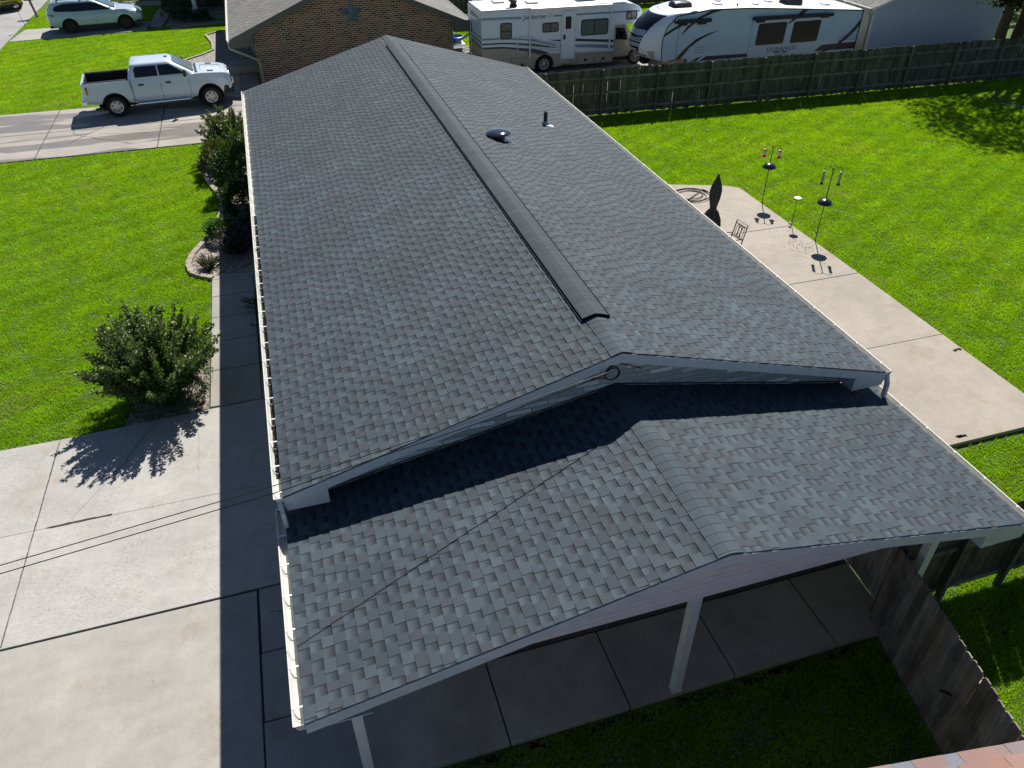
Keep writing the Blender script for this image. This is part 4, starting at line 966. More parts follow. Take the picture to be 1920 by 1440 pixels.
    b = MB(); b.loft([[(1.7, -.5, 1.425), (1.7, .5, 1.425), (1.7, .4, 1.46), (1.7, -.4, 1.46)], [(2.55, -.45, 1.36), (2.55, .45, 1.36), (2.5, .36, 1.405), (2.5, -.36, 1.405)]]); b.build('hood_bulge', M['carwhite'], t, world=False, smooth=30)
    b = MB(); b.bar((1.95, -.62, 1.425), (2.2, -.62, 1.405), .07, .02); b.bar((1.95, .62, 1.425), (2.2, .62, 1.405), .07, .02); b.build('hood_vent', M['dark'], t, world=False)
    b = MB(); b.bar((1.5, -.75, 1.425), (1.5, .75, 1.425), .10, .03); b.bar((1.42, -.5, 1.47), (1.1, .02, 1.66), .015, .015); b.build('wiper_cowl', M['dark'], t, world=False)
    b = MB(); b.loft([[(2.80, -.50, .78), (2.80, .50, .78), (2.78, .46, 1.27), (2.78, -.46, 1.27)], [(2.91, -.48, .80), (2.91, .48, .80), (2.86, .44, 1.25), (2.86, -.44, 1.25)]]); b.build('grille', M['blackmetal'], t, world=False, bevel=.02)
    b = MB()
    b.loft([[(2.60, -1.0, .52), (2.60, -1.0, .82), (2.45, -.96, .82), (2.45, -.96, .52)], [(2.86, -.82, .46), (2.86, -.82, .84), (2.66, -.80, .84), (2.66, -.80, .46)], [(2.97, -.4, .44), (2.97, -.4, .84), (2.75, -.4, .84), (2.75, -.4, .44)], [(2.97, .4, .44), (2.97, .4, .84), (2.75, .4, .84), (2.75, .4, .44)], [(2.86, .82, .46), (2.86, .82, .84), (2.66, .80, .84), (2.66, .80, .46)], [(2.60, 1.0, .52), (2.60, 1.0, .82), (2.45, .96, .82), (2.45, .96, .52)]])
    b.build('front_bumper', M['dark'], t, world=False, bevel=.02)
    b = MB(); b.box(-3.17, -2.97, -.94, .94, .54, .76); b.build('rear_bumper', M['chrome'], t, world=False, bevel=.03)
    b = MB(); b.box(-3.035, -3.015, -.72, .72, .82, 1.38); b.build('tailgate', M['carwhite'], t, world=False, bevel=.008)
    b = MB(); b.tube([(-2.2, -.75, .42), (-2.5, -.90, .40), (-2.72, -1.0, .40)], .05, 10); b.build('exhaust_pipe', M['blackmetal'], t, world=False, smooth=40)
    b = MB(); b.box(-2.6, 2.4, -.6, .6, .32, .55); b.build('chassis', M['dark'], t, world=False)
    for x in (-1.9, 1.9):
        for s in (-1, 1): wheel(t, x, s*.84, .42, .30, s, M['alloy'], 6, .60)
    return t
pickup()

def suv(name, loc, rz, label, cat, paint, rimm, Lf=1.0):
    t = empty(name, loc, label, cat, None, rz)
    w = .98; b = MB()
    body_sections(b, [(-2.50, .78, .55, .86, 1.10, .72), (-2.44, .90, .42, .88, 1.12, .82), (-2.2, .965, .36, .90, 1.13, .88), (-1.0, w, .33, .92, 1.10, .90), (.6, w, .33, .92, 1.08, .90), (1.15, .98, .33, .92, 1.10, .88), (1.6, .97, .34, .90, 1.08, .84), (2.15, .94, .38, .84, 1.00, .78), (2.42, .84, .42, .76, .90, .66), (2.52, .66, .48, .70, .80, .52)])
    bd = b.build('body', paint, t, world=False, smooth=40)
    cutwheels(bd, (-1.42, 1.52), w, .44, .30)
    for x in (-1.42, 1.52):
        for s in (-1, 1): arch(t, x, w, .44, s, M['dark'], .29); wheel(t, x, s*.84, .37, .25, s, rimm, 5, .68)
    secs = []
    for z, x0, x1, hw, rf, rb in ((1.05, -2.44, 1.32, .91, .34, .25), (1.16, -2.42, 1.05, .89, .32, .25), (1.56, -2.18, .22, .74, .26, .22), (1.66, -2.08, -.02, .66, .22, .2), (1.70, -1.7, -.35, .45, .2, .2)): secs.append(rloop(x0, x1, hw, z, rf, rb))
    b = MB(); b.loft(secs); cab = b.build('cab', paint, t, world=False, smooth=40)
    def sy(z): return .89+(.74-.89)*(z-1.16)/.4
    for s in (-1, 1):
        P = [(x, s*(sy(z)+.004), z) for x, z in [(-2.0, 1.18), (-1.15, 1.13), (.95, 1.12), (.75, 1.22), (.20, 1.50), (-.1, 1.54), (-1.5, 1.54), (-1.95, 1.44), (-2.08, 1.3)]]
        b = MB(); b.loft([[(x, y-s*.008, z) for x, y, z in P], [(x, y+s*.004, z) for x, y, z in P]]); b.build('side_window', M['glass'], cab, world=False)
        b = MB(); b.bar((-.05, s*(sy(1.13)+.012), 1.12), (-.2, s*(sy(1.54)+.012), 1.54), .035, .01, (0, 1, 0)); b.bar((-1.12, s*(sy(1.13)+.012), 1.13), (-1.2, s*(sy(1.54)+.012), 1.54), .03, .01, (0, 1, 0)); b.build('pillar', M['dark'], cab, world=False)
        b = MB(); b.tube([(-2.0, s*.68, 1.66), (-1.9, s*.68, 1.71), (-.4, s*.68, 1.735), (-.1, s*.67, 1.69)], .022, 6); b.build('roof_rail', M['galv'], cab, world=False, smooth=40)
        b = MB()
        for x in (-1.02, .06, 1.04): b.box(x-.005, x+.005, min(s*w*.99, s*(w+.001)), max(s*w*.99, s*(w+.001)), .42, .96)
        b.build('door_seam', M['dark'], t, world=False)
        b = MB(); b.box(-1.05, 1.1, min(s*.92, s*(w+.006)), max(s*.92, s*(w+.006)), .325, .40); b.build('rocker_panel', M['dark'], t, world=False)
        for x in (-.90, .20):
            b = MB(); b.box(x, x+.18, min(s*.95, s*(w+.022)), max(s*.95, s*(w+.022)), .95, .985); b.build('door_handle', paint, t, world=False, bevel=.008)
        b = MB(); b.loft([[(.82, s*.92, 1.12), (.95, s*.92, 1.12), (.95, s*.92, 1.26), (.82, s*.92, 1.26)], [(.82, s*1.12, 1.13), (.9, s*1.12, 1.13), (.9, s*1.12, 1.27), (.82, s*1.12, 1.27)]]); b.build('mirror', paint, t, world=False, bevel=.025)
        b = MB(); b.loft([[(-2.515, s*.55, .86), (-2.40, s*.92, .88), (-2.15, s*.968, .94), (-2.15, s*.95, 1.04), (-2.42, s*.88, 1.04), (-2.51, s*.6, 1.02)], [(-2.40, s*.55, .86), (-2.3, s*.85, .88), (-2.15, s*.9, .94), (-2.15, s*.9, 1.04), (-2.3, s*.8, 1.04), (-2.4, s*.6, 1.02)]]); b.build('tail_light', M['red'], t, world=False)
        b = MB(); b.loft([[(2.46, s*.52, .74), (2.36, s*.86, .76), (1.98, s*.955, .84), (1.95, s*.93, .93), (2.30, s*.80, .93), (2.47, s*.56, .84)], [(2.3, s*.5, .74), (2.2, s*.8, .76), (1.95, s*.88, .84), (1.93, s*.88, .93), (2.2, s*.76, .93), (2.3, s*.5, .84)]]); b.build('headlight', M['lens'], t, world=False)
    for x in (-1.75, -.55):
        b = MB(); b.bar((x, -.68, 1.745), (x, .68, 1.745), .05, .025); b.box(x-.06, x+.06, -.72, -.62, 1.71, 1.755); b.box(x-.06, x+.06, .62, .72, 1.71, 1.755); b.build('roof_crossbar', M['dark'], cab, world=False)
    b = MB(); b.loft([[(1.10, -.66, 1.15), (1.10, .66, 1.15), (.20, .55, 1.575), (.20, -.55, 1.575)], [(1.13, -.66, 1.17), (1.13, .66, 1.17), (.22, .55, 1.60), (.22, -.55, 1.60)]]); b.build('windscreen', M['glassclear'], cab, world=False)
    b = MB(); b.loft([[(-2.43, -.6, 1.20), (-2.43, .6, 1.20), (-2.2, .52, 1.54), (-2.2, -.52, 1.54)], [(-2.38, -.6, 1.2), (-2.38, .6, 1.2), (-2.15, .52, 1.54), (-2.15, -.52, 1.54)]]); b.build('rear_window', M['glass'], cab, world=False)
    b = MB(); b.box(2.44, 2.535, -.42, .42, .70, .80); b.box(2.40, 2.54, -.5, .5, .50, .58); b.build('grille', M['dark'], t, world=False, bevel=.01)
    b = MB(); b.loft([[(2.2, -.93, .34), (2.2, -.93, .44), (2.1, -.9, .44), (2.1, -.9, .34)], [(2.5, -.6, .34), (2.5, -.6, .46), (2.3, -.6, .46), (2.3, -.6, .34)], [(2.5, .6, .34), (2.5, .6, .46), (2.3, .6, .46), (2.3, .6, .34)], [(2.2, .93, .34), (2.2, .93, .44), (2.1, .9, .44), (2.1, .9, .34)]]); b.box(-2.49, -2.1, -.86, .86, .33, .46); b.build('lower_bumper', M['dark'], t, world=False)
    b = MB(); b.box(-2.1, 2.1, -.75, .75, .22, .36); b.build('chassis', M['dark'], t, world=False)
    return t
suv('suv', (-13.10, 46.15, .04), R(6.0), 'silver white sport utility car with black wheels on the far driveway', 'car', M['carsilver'], M['dark'])
suv('hatchback_car', (-20.4, 55.0, .02), R(-58), 'yellow green car cut off at the top left corner by the street', 'car', M['caryellow'], M['alloy'])

# ------------------------------------------------------------------ motorhome
mh = empty('motorhome', (10.2, 30.4, .03), 'cream and white motorhome with blue stripes behind the dark house', 'motorhome')
Y0, Y1 = 29.15, 31.55
skirt = [(5.87, 1.31), (6.79, 1.29), (7.69, 1.17), (8.71, .87), (9.85, .83), (12.64, .74)]
def slab_y(pts, ya, yb): return [(x, ya, z) for x, z in pts], (0, yb-ya, 0)
b = MB(); up_poly = skirt+[(12.64, 1.94), (13.68, 1.95), (13.95, 2.2), (14.06, 2.5), (13.90, 2.72), (13.5, 2.88), (13.0, 2.95), (5.87, 2.95)]
b.extrude(*slab_y(up_poly, Y0, Y1)); b.build('coach_body', M['rvwhite'], mh, bevel=.05, bseg=3)
b = MB()
arc = [(9.02+.50*math.cos(a), .36+.50*math.sin(a)) for a in [math.pi*(1.08-1.16*k/12) for k in range(13)]]
lo = [(12.64, .26)]+[(9.9, .28)]+[(x, z) for x, z in reversed(arc)]+[(8.3, .26), (7.0, .30), (6.2, .62), (5.87, .70)]
sk = [(x, z-.002) for x, z in skirt]+lo
b.extrude(*slab_y(sk, Y0+.012, Y1-.012)); b.build('lower_skirt', M['beige'], mh)
b = MB(); b.box(5.95, 13.6, Y0+.15, Y1-.15, .28, .62); b.build('chassis', M['dark'], mh)
b = MB(); b.box(5.9, 13.2, Y0+.03, Y1-.03, 2.952, 2.975); b.build('roof_membrane', M['rvroof'], mh)
b = MB(); b.extrude(*slab_y([(12.66, .42), (12.66, 1.92), (13.30, 1.92), (13.62, 1.28), (14.15, 1.14), (14.32, .95), (14.34, .45)], Y0+.10, Y1-.10)); cb = b.build('driver_cab', M['beige'], mh, bevel=.06, bseg=3)
def patch(parent, name, pts, m, y=None, th=.006):
    b = MB(); y = Y0 if y is None else y
    b.extrude([(x, y-th, z) for x, z in pts], (0, th-.001, 0)); return b.build(name, m, parent)
patch(cb, 'cab_window', [(12.76, 1.27), (13.45, 1.24), (13.20, 1.80), (12.76, 1.82)], M['glass'], Y0+.10, .008)
b = MB(); b.loft([[(13.33, Y0+.2, 1.86), (13.33, Y1-.2, 1.86), (13.63, Y1-.16, 1.32), (13.63, Y0+.16, 1.32)], [(13.36, Y0+.2, 1.87), (13.36, Y1-.2, 1.87), (13.66, Y1-.16, 1.33), (13.66, Y0+.16, 1.33)]]); b.build('windscreen', M['glass'], cb)
b = MB(); b.box(13.05, 13.25, Y0-.16, Y0-.02, 1.28, 1.55); b.bar((13.2, Y0-.05, 1.4), (13.3, Y0+.12, 1.35), .04, .04); b.build('mirror', M['dark'], cb, bevel=.02)
def rrectp(x0, x1, z0, z1, r, sk=0):
    P = []
    for cx, cz, a0 in ((x1-r, z1-r, 0), (x0+r, z1-r, 90), (x0+r, z0+r, 180), (x1-r, z0+r, 270)):
        for i in range(4): a = R(a0+30*i); P.append((cx+r*math.cos(a)+sk*(cz+r*math.sin(a)-z0), cz+r*math.sin(a)))
    return P
def rvwin(parent, x0, x1, z0, z1, m, bars, y=None, sk=0, name='window', fr=.05):
    y = Y0 if y is None else y
    f = patch(parent, name, rrectp(x0, x1, z0, z1, .10, sk), M['decal'], y, .012)
    for (a, c, e, g) in bars: patch(f, 'pane', rrectp(a, c, e, g, .05, sk), m, y-.012, .004)
    return f
rvwin(mh, 6.78, 7.36, 1.68, 2.41, M['curtain'], [(6.83, 7.31, 2.06, 2.36), (6.83, 7.31, 1.73, 2.02)])
rvwin(mh, 8.87, 9.71, 1.85, 2.29, M['curtain'], [(8.92, 9.26, 1.9, 2.24), (9.31, 9.66, 1.9, 2.24)])
rvwin(mh, 10.85, 12.28, 1.58, 2.31, M['glassclear'], [(10.91, 11.54, 1.64, 2.25), (11.60, 12.22, 1.64, 2.25)])
rvwin(mh, 13.19, 13.78, 2.16, 2.57, M['curtain'], [(13.24, 13.44, 2.2, 2.53), (13.48, 13.70, 2.2, 2.53)])
dr = patch(mh, 'door', rrectp(9.86, 10.55, .58, 2.71, .10), M['rvwhite'], Y0, .012)
patch(dr, 'pane', rrectp(10.05, 10.34, 1.95, 2.50, .03), M['glass'], Y0-.012, .006)
patch(dr, 'handle', rrectp(9.95, 10.07, 1.48, 1.70, .02), M['dark'], Y0-.012, .02)
b = MB(); P = [(9.85, Y0-.03, .50)]+[(x, Y0-.03, z) for x, z in [(9.85, 2.55), (9.93, 2.70), (10.10, 2.75), (10.40, 2.75), (10.52, 2.68), (10.56, 2.52), (10.56, .46), (9.85, .50)]]; b.tube(P, .022, 6); b.build('door_frame', M['white'], mh, smooth=40)
b = MB(); b.tube([(8.28, Y0-.07, 2.90), (12.40, Y0-.07, 2.87)], .075, 12); aw = b.build('awning_roll', M['white_metal'], mh, smooth=40)
for xa in (8.24, 12.38):
    b = MB(); b.box(xa-.035, xa+.035, Y0-.09, Y0-.015, .80, 2.84); b.build('awning_arm', M['white'], aw, bevel=.008)
DS = [('stripe_blue', M['stripeblue'], [(5.89, 1.79), (6.80, 1.77), (7.69, 1.69), (8.50, 1.59), (9.68, 1.30), (9.53, 1.24), (8.5, 1.50), (7.69, 1.62), (6.8, 1.70), (5.89, 1.71)]),
      ('stripe_blue', M['stripeblue'], [(9.80, 1.26), (11.31, 1.17), (12.62, 1.06), (12.62, .90), (11.31, 1.03), (9.80, 1.16)]),
      ('stripe_dark', M['stripedark'], [(5.89, 1.57), (6.9, 1.55), (7.59, 1.49), (8.5, 1.39), (9.74, 1.12), (9.37, 1.14), (8.4, 1.31), (7.59, 1.42), (6.89, 1.48), (5.89, 1.50)]),
      ('stripe_dark', M['stripedark'], [(5.89, 1.40), (6.89, 1.37), (7.69, 1.26), (8.5, 1.17), (9.02, 1.02), (9.28, .89), (8.74, .88), (8.3, 1.02), (7.69, 1.185), (6.89, 1.30), (5.89, 1.33)]),
      ('stripe_dark', M['stripedark'], [(9.16, 1.52), (10.76, 1.47), (12.62, 1.30), (12.62, 1.18), (10.76, 1.35), (9.72, 1.42)]),
      ('stripe_blue', M['stripeblue'], [(5.89, 2.67), (7.82, 2.63), (7.82, 2.555), (5.89, 2.595)]), ('stripe_blue', M['stripeblue'], [(5.89, 2.565), (7.82, 2.53), (7.82, 2.51), (5.89, 2.545)]),
      ('stripe_blue', M['stripeblue'], [(9.42, 2.60), (12.41, 2.58), (13.9, 2.57), (13.9, 2.50), (12.41, 2.50), (9.42, 2.53)]), ('stripe_dark', M['stripedark'], [(9.9, .95), (10.32, .92), (10.36, .86), (9.98, .87)])]
for n_, m_, P in DS: patch(mh, n_, P, m_, Y0, .004)
# stripes, panel lines on the rear wall
for z0, z1, m_ in ((1.74, 1.82, 'stripeblue'), (1.54, 1.62, 'stripedark'), (1.36, 1.44, 'stripedark')):
    b = MB(); b.box(5.866, 5.869, Y0+.06, Y1-.06, z0, z1); b.build('rear_stripe', M[m_], mh)
text('Jamboree', .30, M['stripedark'], mh, Matrix.Translation(Vector((7.90, Y0-.006, 2.49))-mh.location) @ Matrix.Rotation(R(90), 4, 'X'), .002, 'lettering', .25, 1.15)
text('GT', .26, M['decalgrey'], mh, Matrix.Translation(Vector((9.08, Y0-.006, 2.50))-mh.location) @ Matrix.Rotation(R(90), 4, 'X'), .002, 'lettering', .3, .28)
text('Jamboree', .34, M['stripeblue'], mh, Matrix.Translation(Vector((5.864, Y1-.35, 2.52))-mh.location) @ Matrix.Rotation(R(-90), 4, 'Z') @ Matrix.Rotation(R(90), 4, 'X'), .002, 'lettering', .25, 1.5)
for xs_, zs_ in (((7.32, 8.44), (.32, .80)), ((10.70, 11.63), (.30, .70)), ((11.66, 12.58), (.30, .70)), ((7.6, 8.2), (.92, 1.12))):
    b = MB()
    for a, c, e, g in ((xs_[0], xs_[1], zs_[1], zs_[1]+.012), (xs_[0], xs_[0]+.012, zs_[0], zs_[1]), (xs_[1]-.012, xs_[1], zs_[0], zs_[1])): b.box(a, c, Y0+.008, Y0+.012, e, g)
    h = b.build('storage_hatch', M['dark'], mh)
    if zs_[0] < .5:
        cx = (xs_[0]+xs_[1])/2; b = MB(); b.box(cx-.07, cx+.07, Y0-.004, Y0+.011, .40, .52); b.build('hatch_latch', M['dark'], h)
b = MB(); b.box(9.9, 10.5, Y0+.0, Y0+.35, .30, .34); b.build('entry_step', M['dark'], mh)
b = MB(); b.box(10.9, 11.9, 29.9, 30.8, 2.98, 3.20); b.build('air_conditioner', M['carwhite'], mh, bevel=.08)
for (x, y) in ((6.9, 30.6), (8.4, 30.0), (12.2, 30.8)):
    b = MB(); b.box(x, x+.55, y, y+.55, 2.976, 3.06); b.build('roof_hatch', M['trim'], mh, bevel=.03)
b = MB(); b.lathe([(.20, 2.97), (.16, 3.1), (.0, 3.15)], (7.6, 29.7, 0), n=14); b.loft([[(7.5, 29.6, 3.1), (7.7, 29.6, 3.1), (7.7, 29.75, 3.1), (7.5, 29.75, 3.1)], [(7.3, 29.55, 3.35), (7.75, 29.55, 3.25), (7.75, 29.75, 3.25), (7.3, 29.75, 3.3)]]); b.build('antenna', M['dark'], mh)
b = MB()
for yy in (30.9, 31.3):
    b.tube([(5.80, yy, .9), (5.80, yy, 2.95), (5.90, yy, 3.12), (6.15, yy, 3.1)], .015, 6)
for z in (1.1, 1.4, 1.7, 2.0, 2.3, 2.6): b.tube([(5.8, 30.9, z), (5.8, 31.3, z)], .013, 6)
b.build('rear_ladder', M['white_metal'], mh, smooth=40)
b = MB(); b.box(5.70, 5.86, Y0+.1, Y1-.1, .50, .68); b.build('rear_bumper', M['dark'], mh)
b = MB(); b.box(5.84, 5.868, Y0+.25, Y0+.45, .85, 1.0); b.build('tail_light', M['red'], mh)
for (x, z, nm) in ((9.02, 0, 'w'), (13.88, 0, 'w')):
    for y, s in ((Y0+.17, -1), (Y1-.17, 1)):
        loc = mh.location; wheel(mh, x-loc.x, y-loc.y, .38, .24, s, M['alloy'], 8, .66)
hr = MB()
for P in ([(7.60, 1.74), (8.24, 1.70), (9.28, 1.36), (9.84, 1.32)], [(7.60, 1.36), (8.24, 1.30), (9.28, 1.04), (9.84, .98)], [(8.24, 1.50), (9.84, 1.14)]): hr.tube([(x, Y0-.10, z) for x, z in P], .018, 6)
for x, z0, z1 in ((7.60, 1.10, 1.74), (8.24, 1.02, 1.70), (9.28, .86, 1.36), (9.84, .82, 1.32)): hr.tube([(x, Y0-.10, z0), (x, Y0-.10, z1)], .018, 6); hr.tube([(x, Y0-.10, z1-.1), (x, Y0+.02, z1-.1)], .012, 6)
hr.build('folding_handrail', M['white'], mh, smooth=40)

# ------------------------------------------------------------------ fifth wheel trailer
tr = empty('travel_trailer', (19, 27.7, .03), 'long pale blue white travel trailer with black swooshes behind the fence', 'trailer')
ta, tb = 26.6, 28.98; tm = (ta+tb)/2; hw = (tb-ta)/2
b = MB(); tp = [(14.05, .80), (13.97, 1.36), (13.99, 1.81), (14.17, 2.30), (14.62, 2.72), (16.3, 2.90), (18.5, 2.84), (20.5, 2.70), (24.9, 2.38), (24.88, .50), (18.0, .50), (15.5, .52), (15.35, .80)]
b.extrude([(x, ta, z) for x, z in tp], (0, tb-ta, 0)); bdy = b.build('body', M['trailer'], tr, bevel=.03)
# front cap: bulging nose, rounded in plan
def nose(z):  # (side edge x, nose x)
    ks = [(.74, 14.12, 13.85), (.86, 14.03, 13.35), (1.1, 13.99, 13.05), (1.36, 13.97, 12.92), (1.81, 13.99, 12.96), (2.1, 14.08, 13.10), (2.35, 14.20, 13.30), (2.6, 14.45, 13.62), (2.78, 14.75, 14.0), (2.90, 15.4, 14.6), (2.93, 16.0, 15.6)]
    for i in range(len(ks)-1):
        if ks[i][0] <= z <= ks[i+1][0]:
            f = (z-ks[i][0])/(ks[i+1][0]-ks[i][0]); return ks[i][1]+f*(ks[i+1][1]-ks[i][1]), ks[i][2]+f*(ks[i+1][2]-ks[i][2])
    return ks[-1][1:]
zs = [.74, .86, .98, 1.1, 1.23, 1.36, 1.5, 1.65, 1.81, 1.95, 2.1, 2.22, 2.35, 2.48, 2.6, 2.7, 2.78, 2.85, 2.90]
NA = 17
def cap_pt(z, f, off=0):
    xe, xn = nose(z); s = -1+2*f; q = (1-abs(s)**1.9)**.62
    return Vector((xe+(xn-xe)*q-off, tm+hw*.997*s, z))
b = MB(); secs = []
for z in zs:
    q = [cap_pt(z, i/(NA-1)) for i in range(NA)]; xe = nose(z)[0]; secs.append(q+[V(xe+.3, tb-.01, z), V(xe+.3, ta+.01, z)])
b.loft(secs); b.build('front_cap', M['rvwhite'], tr, smooth=50)
def cap_patch(name, z0, z1, f0, f1, m, off=.012, nz_=8, nf=10, taper=0, near=0):
    b = MB(); G = []
    for i in range(nz_+1):
        t = i/nz_; z = z0+(z1-z0)*t; k = taper*(1-t)*.5; fa = f0+k+near*(1-t); G.append([cap_pt(z, fa+(f1-k-fa)*j/nf, off) for j in range(nf+1)])
    for i in range(nz_):
        for j in range(nf): b.face([G[i][j], G[i][j+1], G[i+1][j+1], G[i+1][j]])
    return b.build(name, m, tr, smooth=60)
cap_patch('cap_window', 1.05, 2.84, .09, .86, M['glass'], .014, 14, 12, .16, .14)
cap_patch('cap_panel', 1.86, 2.10, .20, .78, M['decalgrey'], .022, 3, 12, .02); cap_patch('cap_panel', 1.38, 1.52, .26, .76, M['decalgrey'], .022, 3, 12, .03); cap_patch('cap_panel', 1.12, 1.26, .32, .68, M['decalgrey'], .022, 3, 12, .1)
cap_patch('cap_strip', .93, 1.0, .2, .8, M['decal'], .014, 2, 12)
cap_patch('side_lamp', .9, 1.22, .035, .13, M['beige'], .03, 3, 4, .05)
# lettering bent round the nose, letter by letter
def nose_text(s, z, f0, f1, size):
    for i, ch in enumerate(s):
        f = f0+(f1-f0)*(i+.5)/len(s); p = cap_pt(z, f, .03); p2 = cap_pt(z, f+.01, .03); tdir = (p-p2).normalized(); upd = (cap_pt(z+.05, f, .03)-p).normalized(); nn = tdir.cross(upd).normalized(); upd = nn.cross(tdir)
        m4 = Matrix((tdir, upd, nn)).transposed().to_4x4(); m4.translation = p-tr.location
        text(ch, size, M['letterwhite'], tr, m4, .003, 'cap_lettering', 0, None, 'CENTER')
nose_text('DURANGO', 1.58, .74, .20, .27)
def tp_(name, P, m, th=.004, y=ta): return patch(tr, name, P, m, y, th)
def ribbon(top, bot): return top+list(reversed(bot))
tp_('swoosh', ribbon([(14.02, 1.96), (14.40, 2.18), (14.81, 2.37), (15.13, 2.42)], [(14.02, 1.84), (14.45, 2.08), (14.95, 2.30)]), M['decal'])
tp_('swoosh', ribbon([(14.72, .80), (15.18, 1.24), (15.72, 1.65), (16.30, 1.85), (16.95, 1.99)], [(15.02, .80), (15.43, 1.28), (15.99, 1.63), (16.5, 1.83)]), M['decal'])
tp_('swoosh', ribbon([(14.8, 1.72), (15.16, 2.22), (15.7, 2.60), (16.33, 2.86), (16.97, 2.86)], [(14.9, 1.84), (15.38, 2.25), (15.84, 2.55), (16.41, 2.74)]), M['decal'])
for z in (1.25, 1.13, 1.01): tp_('thin_stripe', [(15.7, z), (16.25, z+.02), (16.25, z+.045), (15.75, z+.03)], M['stripeblue'])
tp_('low_stripe', [(16.05, .64), (16.40, .84), (18.66, .80), (18.66, .64)], M['stripedark']); tp_('low_stripe', [(15.6, .62), (15.9, .80), (16.2, .86), (16.1, .80), (15.85, .62)], M['decal'])
tp_('swoosh', ribbon([(22.4, .52), (23.1, .62), (23.65, .82), (24.2, 1.25), (24.6, 1.62), (24.86, 1.98)], [(23.0, .52), (23.7, .68), (24.3, 1.10), (24.66, 1.42), (24.86, 1.66)]), M['stripedark'], .008)
tp_('rear_block', [(22.5, .62), (22.9, .90), (24.86, .92), (24.86, .60)], M['decal'])
for z in (1.02, 1.12, 1.22): tp_('thin_stripe', [(23.3+z*.3, z), (24.86, z+.01), (24.86, z+.04), (23.5+z*.3, z+.025)], M['stripeblue'])
tp_('swoosh', [(21.35, 2.60), (21.68, 2.58), (20.95, 2.13), (20.57, 1.97)], M['decal'])
tp_('panel_seam', [(18.66, .52), (18.68, .52), (18.68, 2.4), (18.66, 2.4)], M['stripeblue'], .006); tp_('panel_seam', [(14.75, .82), (14.765, .82), (14.78, 2.3), (14.765, 2.3)], M['decal'], .006)
def seam_strip(P, m, name, dy=.012, wd=.05):
    b = MB()
    for i in range(len(P)-1): b.bar((P[i][0], ta-dy, P[i][1]), (P[i+1][0], ta-dy, P[i+1][1]), .02, wd, (0, 0, 1))
    return b.build(name, m, tr)
seam_strip([(14.05, .80), (13.97, 1.36), (13.99, 1.81), (14.17, 2.30), (14.62, 2.72)], M['decal'], 'front_trim', .008, .035)
seam_strip([(14.62, 2.72), (16.3, 2.90), (18.5, 2.84), (20.5, 2.70), (24.9, 2.38), (24.88, .52)], M['decal'], 'roof_trim')
b = MB(); P = [(14.62, 2.725), (16.3, 2.905), (18.5, 2.845), (20.5, 2.705), (24.9, 2.385)]
for i in range(4): b.loft([[(P[i][0], ta+.03, P[i][1]), (P[i][0], tb-.03, P[i][1]), (P[i][0], tb-.03, P[i][1]+.02), (P[i][0], ta+.03, P[i][1]+.02)], [(P[i+1][0], ta+.03, P[i+1][1]), (P[i+1][0], tb-.03, P[i+1][1]), (P[i+1][0], tb-.03, P[i+1][1]+.02), (P[i+1][0], ta+.03, P[i+1][1]+.02)]])
b.build('roof_membrane', M['rvroof'], tr)
for x0, x1, za, zb_ in ((14.47, 16.36, 2.58, 2.55), (18.62, 23.10, 2.46, 2.40)):
    b = MB(); b.bar((x0, ta-.09, za-.08), (x1, ta-.09, zb_-.08), .16, .17); aw = b.build('awning', M['decal'], tr, bevel=.03)
    for x in (x0+.45, x1-.45):
        b = MB(); b.box(x-.2, x+.2, ta-.12, ta-.004, za-.27, za-.18); b.build('awning_bracket', M['dark'], aw)
rvwin(tr, 19.01, 20.58, 1.13, 2.12, M['glass'], [], ta, .04); rvwin(tr, 20.97, 22.52, 1.11, 2.09, M['glass'], [], ta, .04)
T4 = lambda x, z: Matrix.Translation(Vector((x, ta-.005, z))-tr.location) @ Matrix.Rotation(R(90), 4, 'X')
text('DURANGO', .27, M['stripedark'], tr, T4(19.74, .80), .002, 'side_lettering', 0, 1.66)
text('HALF-TON', .11, M['stripedark'], tr, T4(20.24, .60), .002, 'side_lettering', 0, .62)
tp_('logo_bar', [(20.15, .72), (20.92, .70), (20.92, .77), (20.15, .79)], M['stripedark']); tp_('logo_badge', rrectp(20.46, 20.62, .69, .80, .03), M['decalgrey'], .008)
for x, z in ((15.3, 2.81), (21.4, 2.655)):
    b = MB(); b.loft([rloop(x-.5, x+.55, .36, z, .12, .12), rloop(x-.46, x+.5, .34, z+.24, .14, .14), rloop(x-.38, x+.4, .26, z+.31, .12, .12)]); ac = b.build('air_conditioner', M['decal'], tr, world=False, smooth=40); ac.location = Vector((0, tm, 0))-tr.location
for x, y, s in ((17.0, 27.4, .4), (17.5, 28.2, .28), (19.0, 27.2, .3), (20.2, 28.0, .35), (23.2, 27.5, .4)):
    z = np.interp(x, [16.3, 18.5, 20.5, 24.9], [2.92, 2.86, 2.72, 2.40]); b = MB(); b.box(x, x+s, y, y+s, z, z+.07); b.build('roof_hatch', M['rvwhite'], tr, bevel=.02)
b = MB(); b.lathe([(.04, 2.85), (.04, 3.0), (.0, 3.0)], (18.0, 27.1, 0), n=8); b.build('vent_pipe', M['dark'], tr)
for x in (24.0, 24.3):
    b = MB(); b.tube([(x, 27.0+.0*x, 2.45), (x+.02, 26.95, 2.62), (x+.1, 27.1, 2.72), (x+.2, 27.3, 2.66)], .012, 6); b.build('roof_wire', M['galv'], tr, smooth=40)
b = MB()
for yy in (26.75, 27.15): b.tube([(24.98, yy, .5), (24.98, yy, 2.42), (24.85, yy, 2.52)], .018, 6)
for k in range(7): b.tube([(24.98, 26.75, .6+k*.28), (24.98, 27.15, .6+k*.28)], .014, 6)
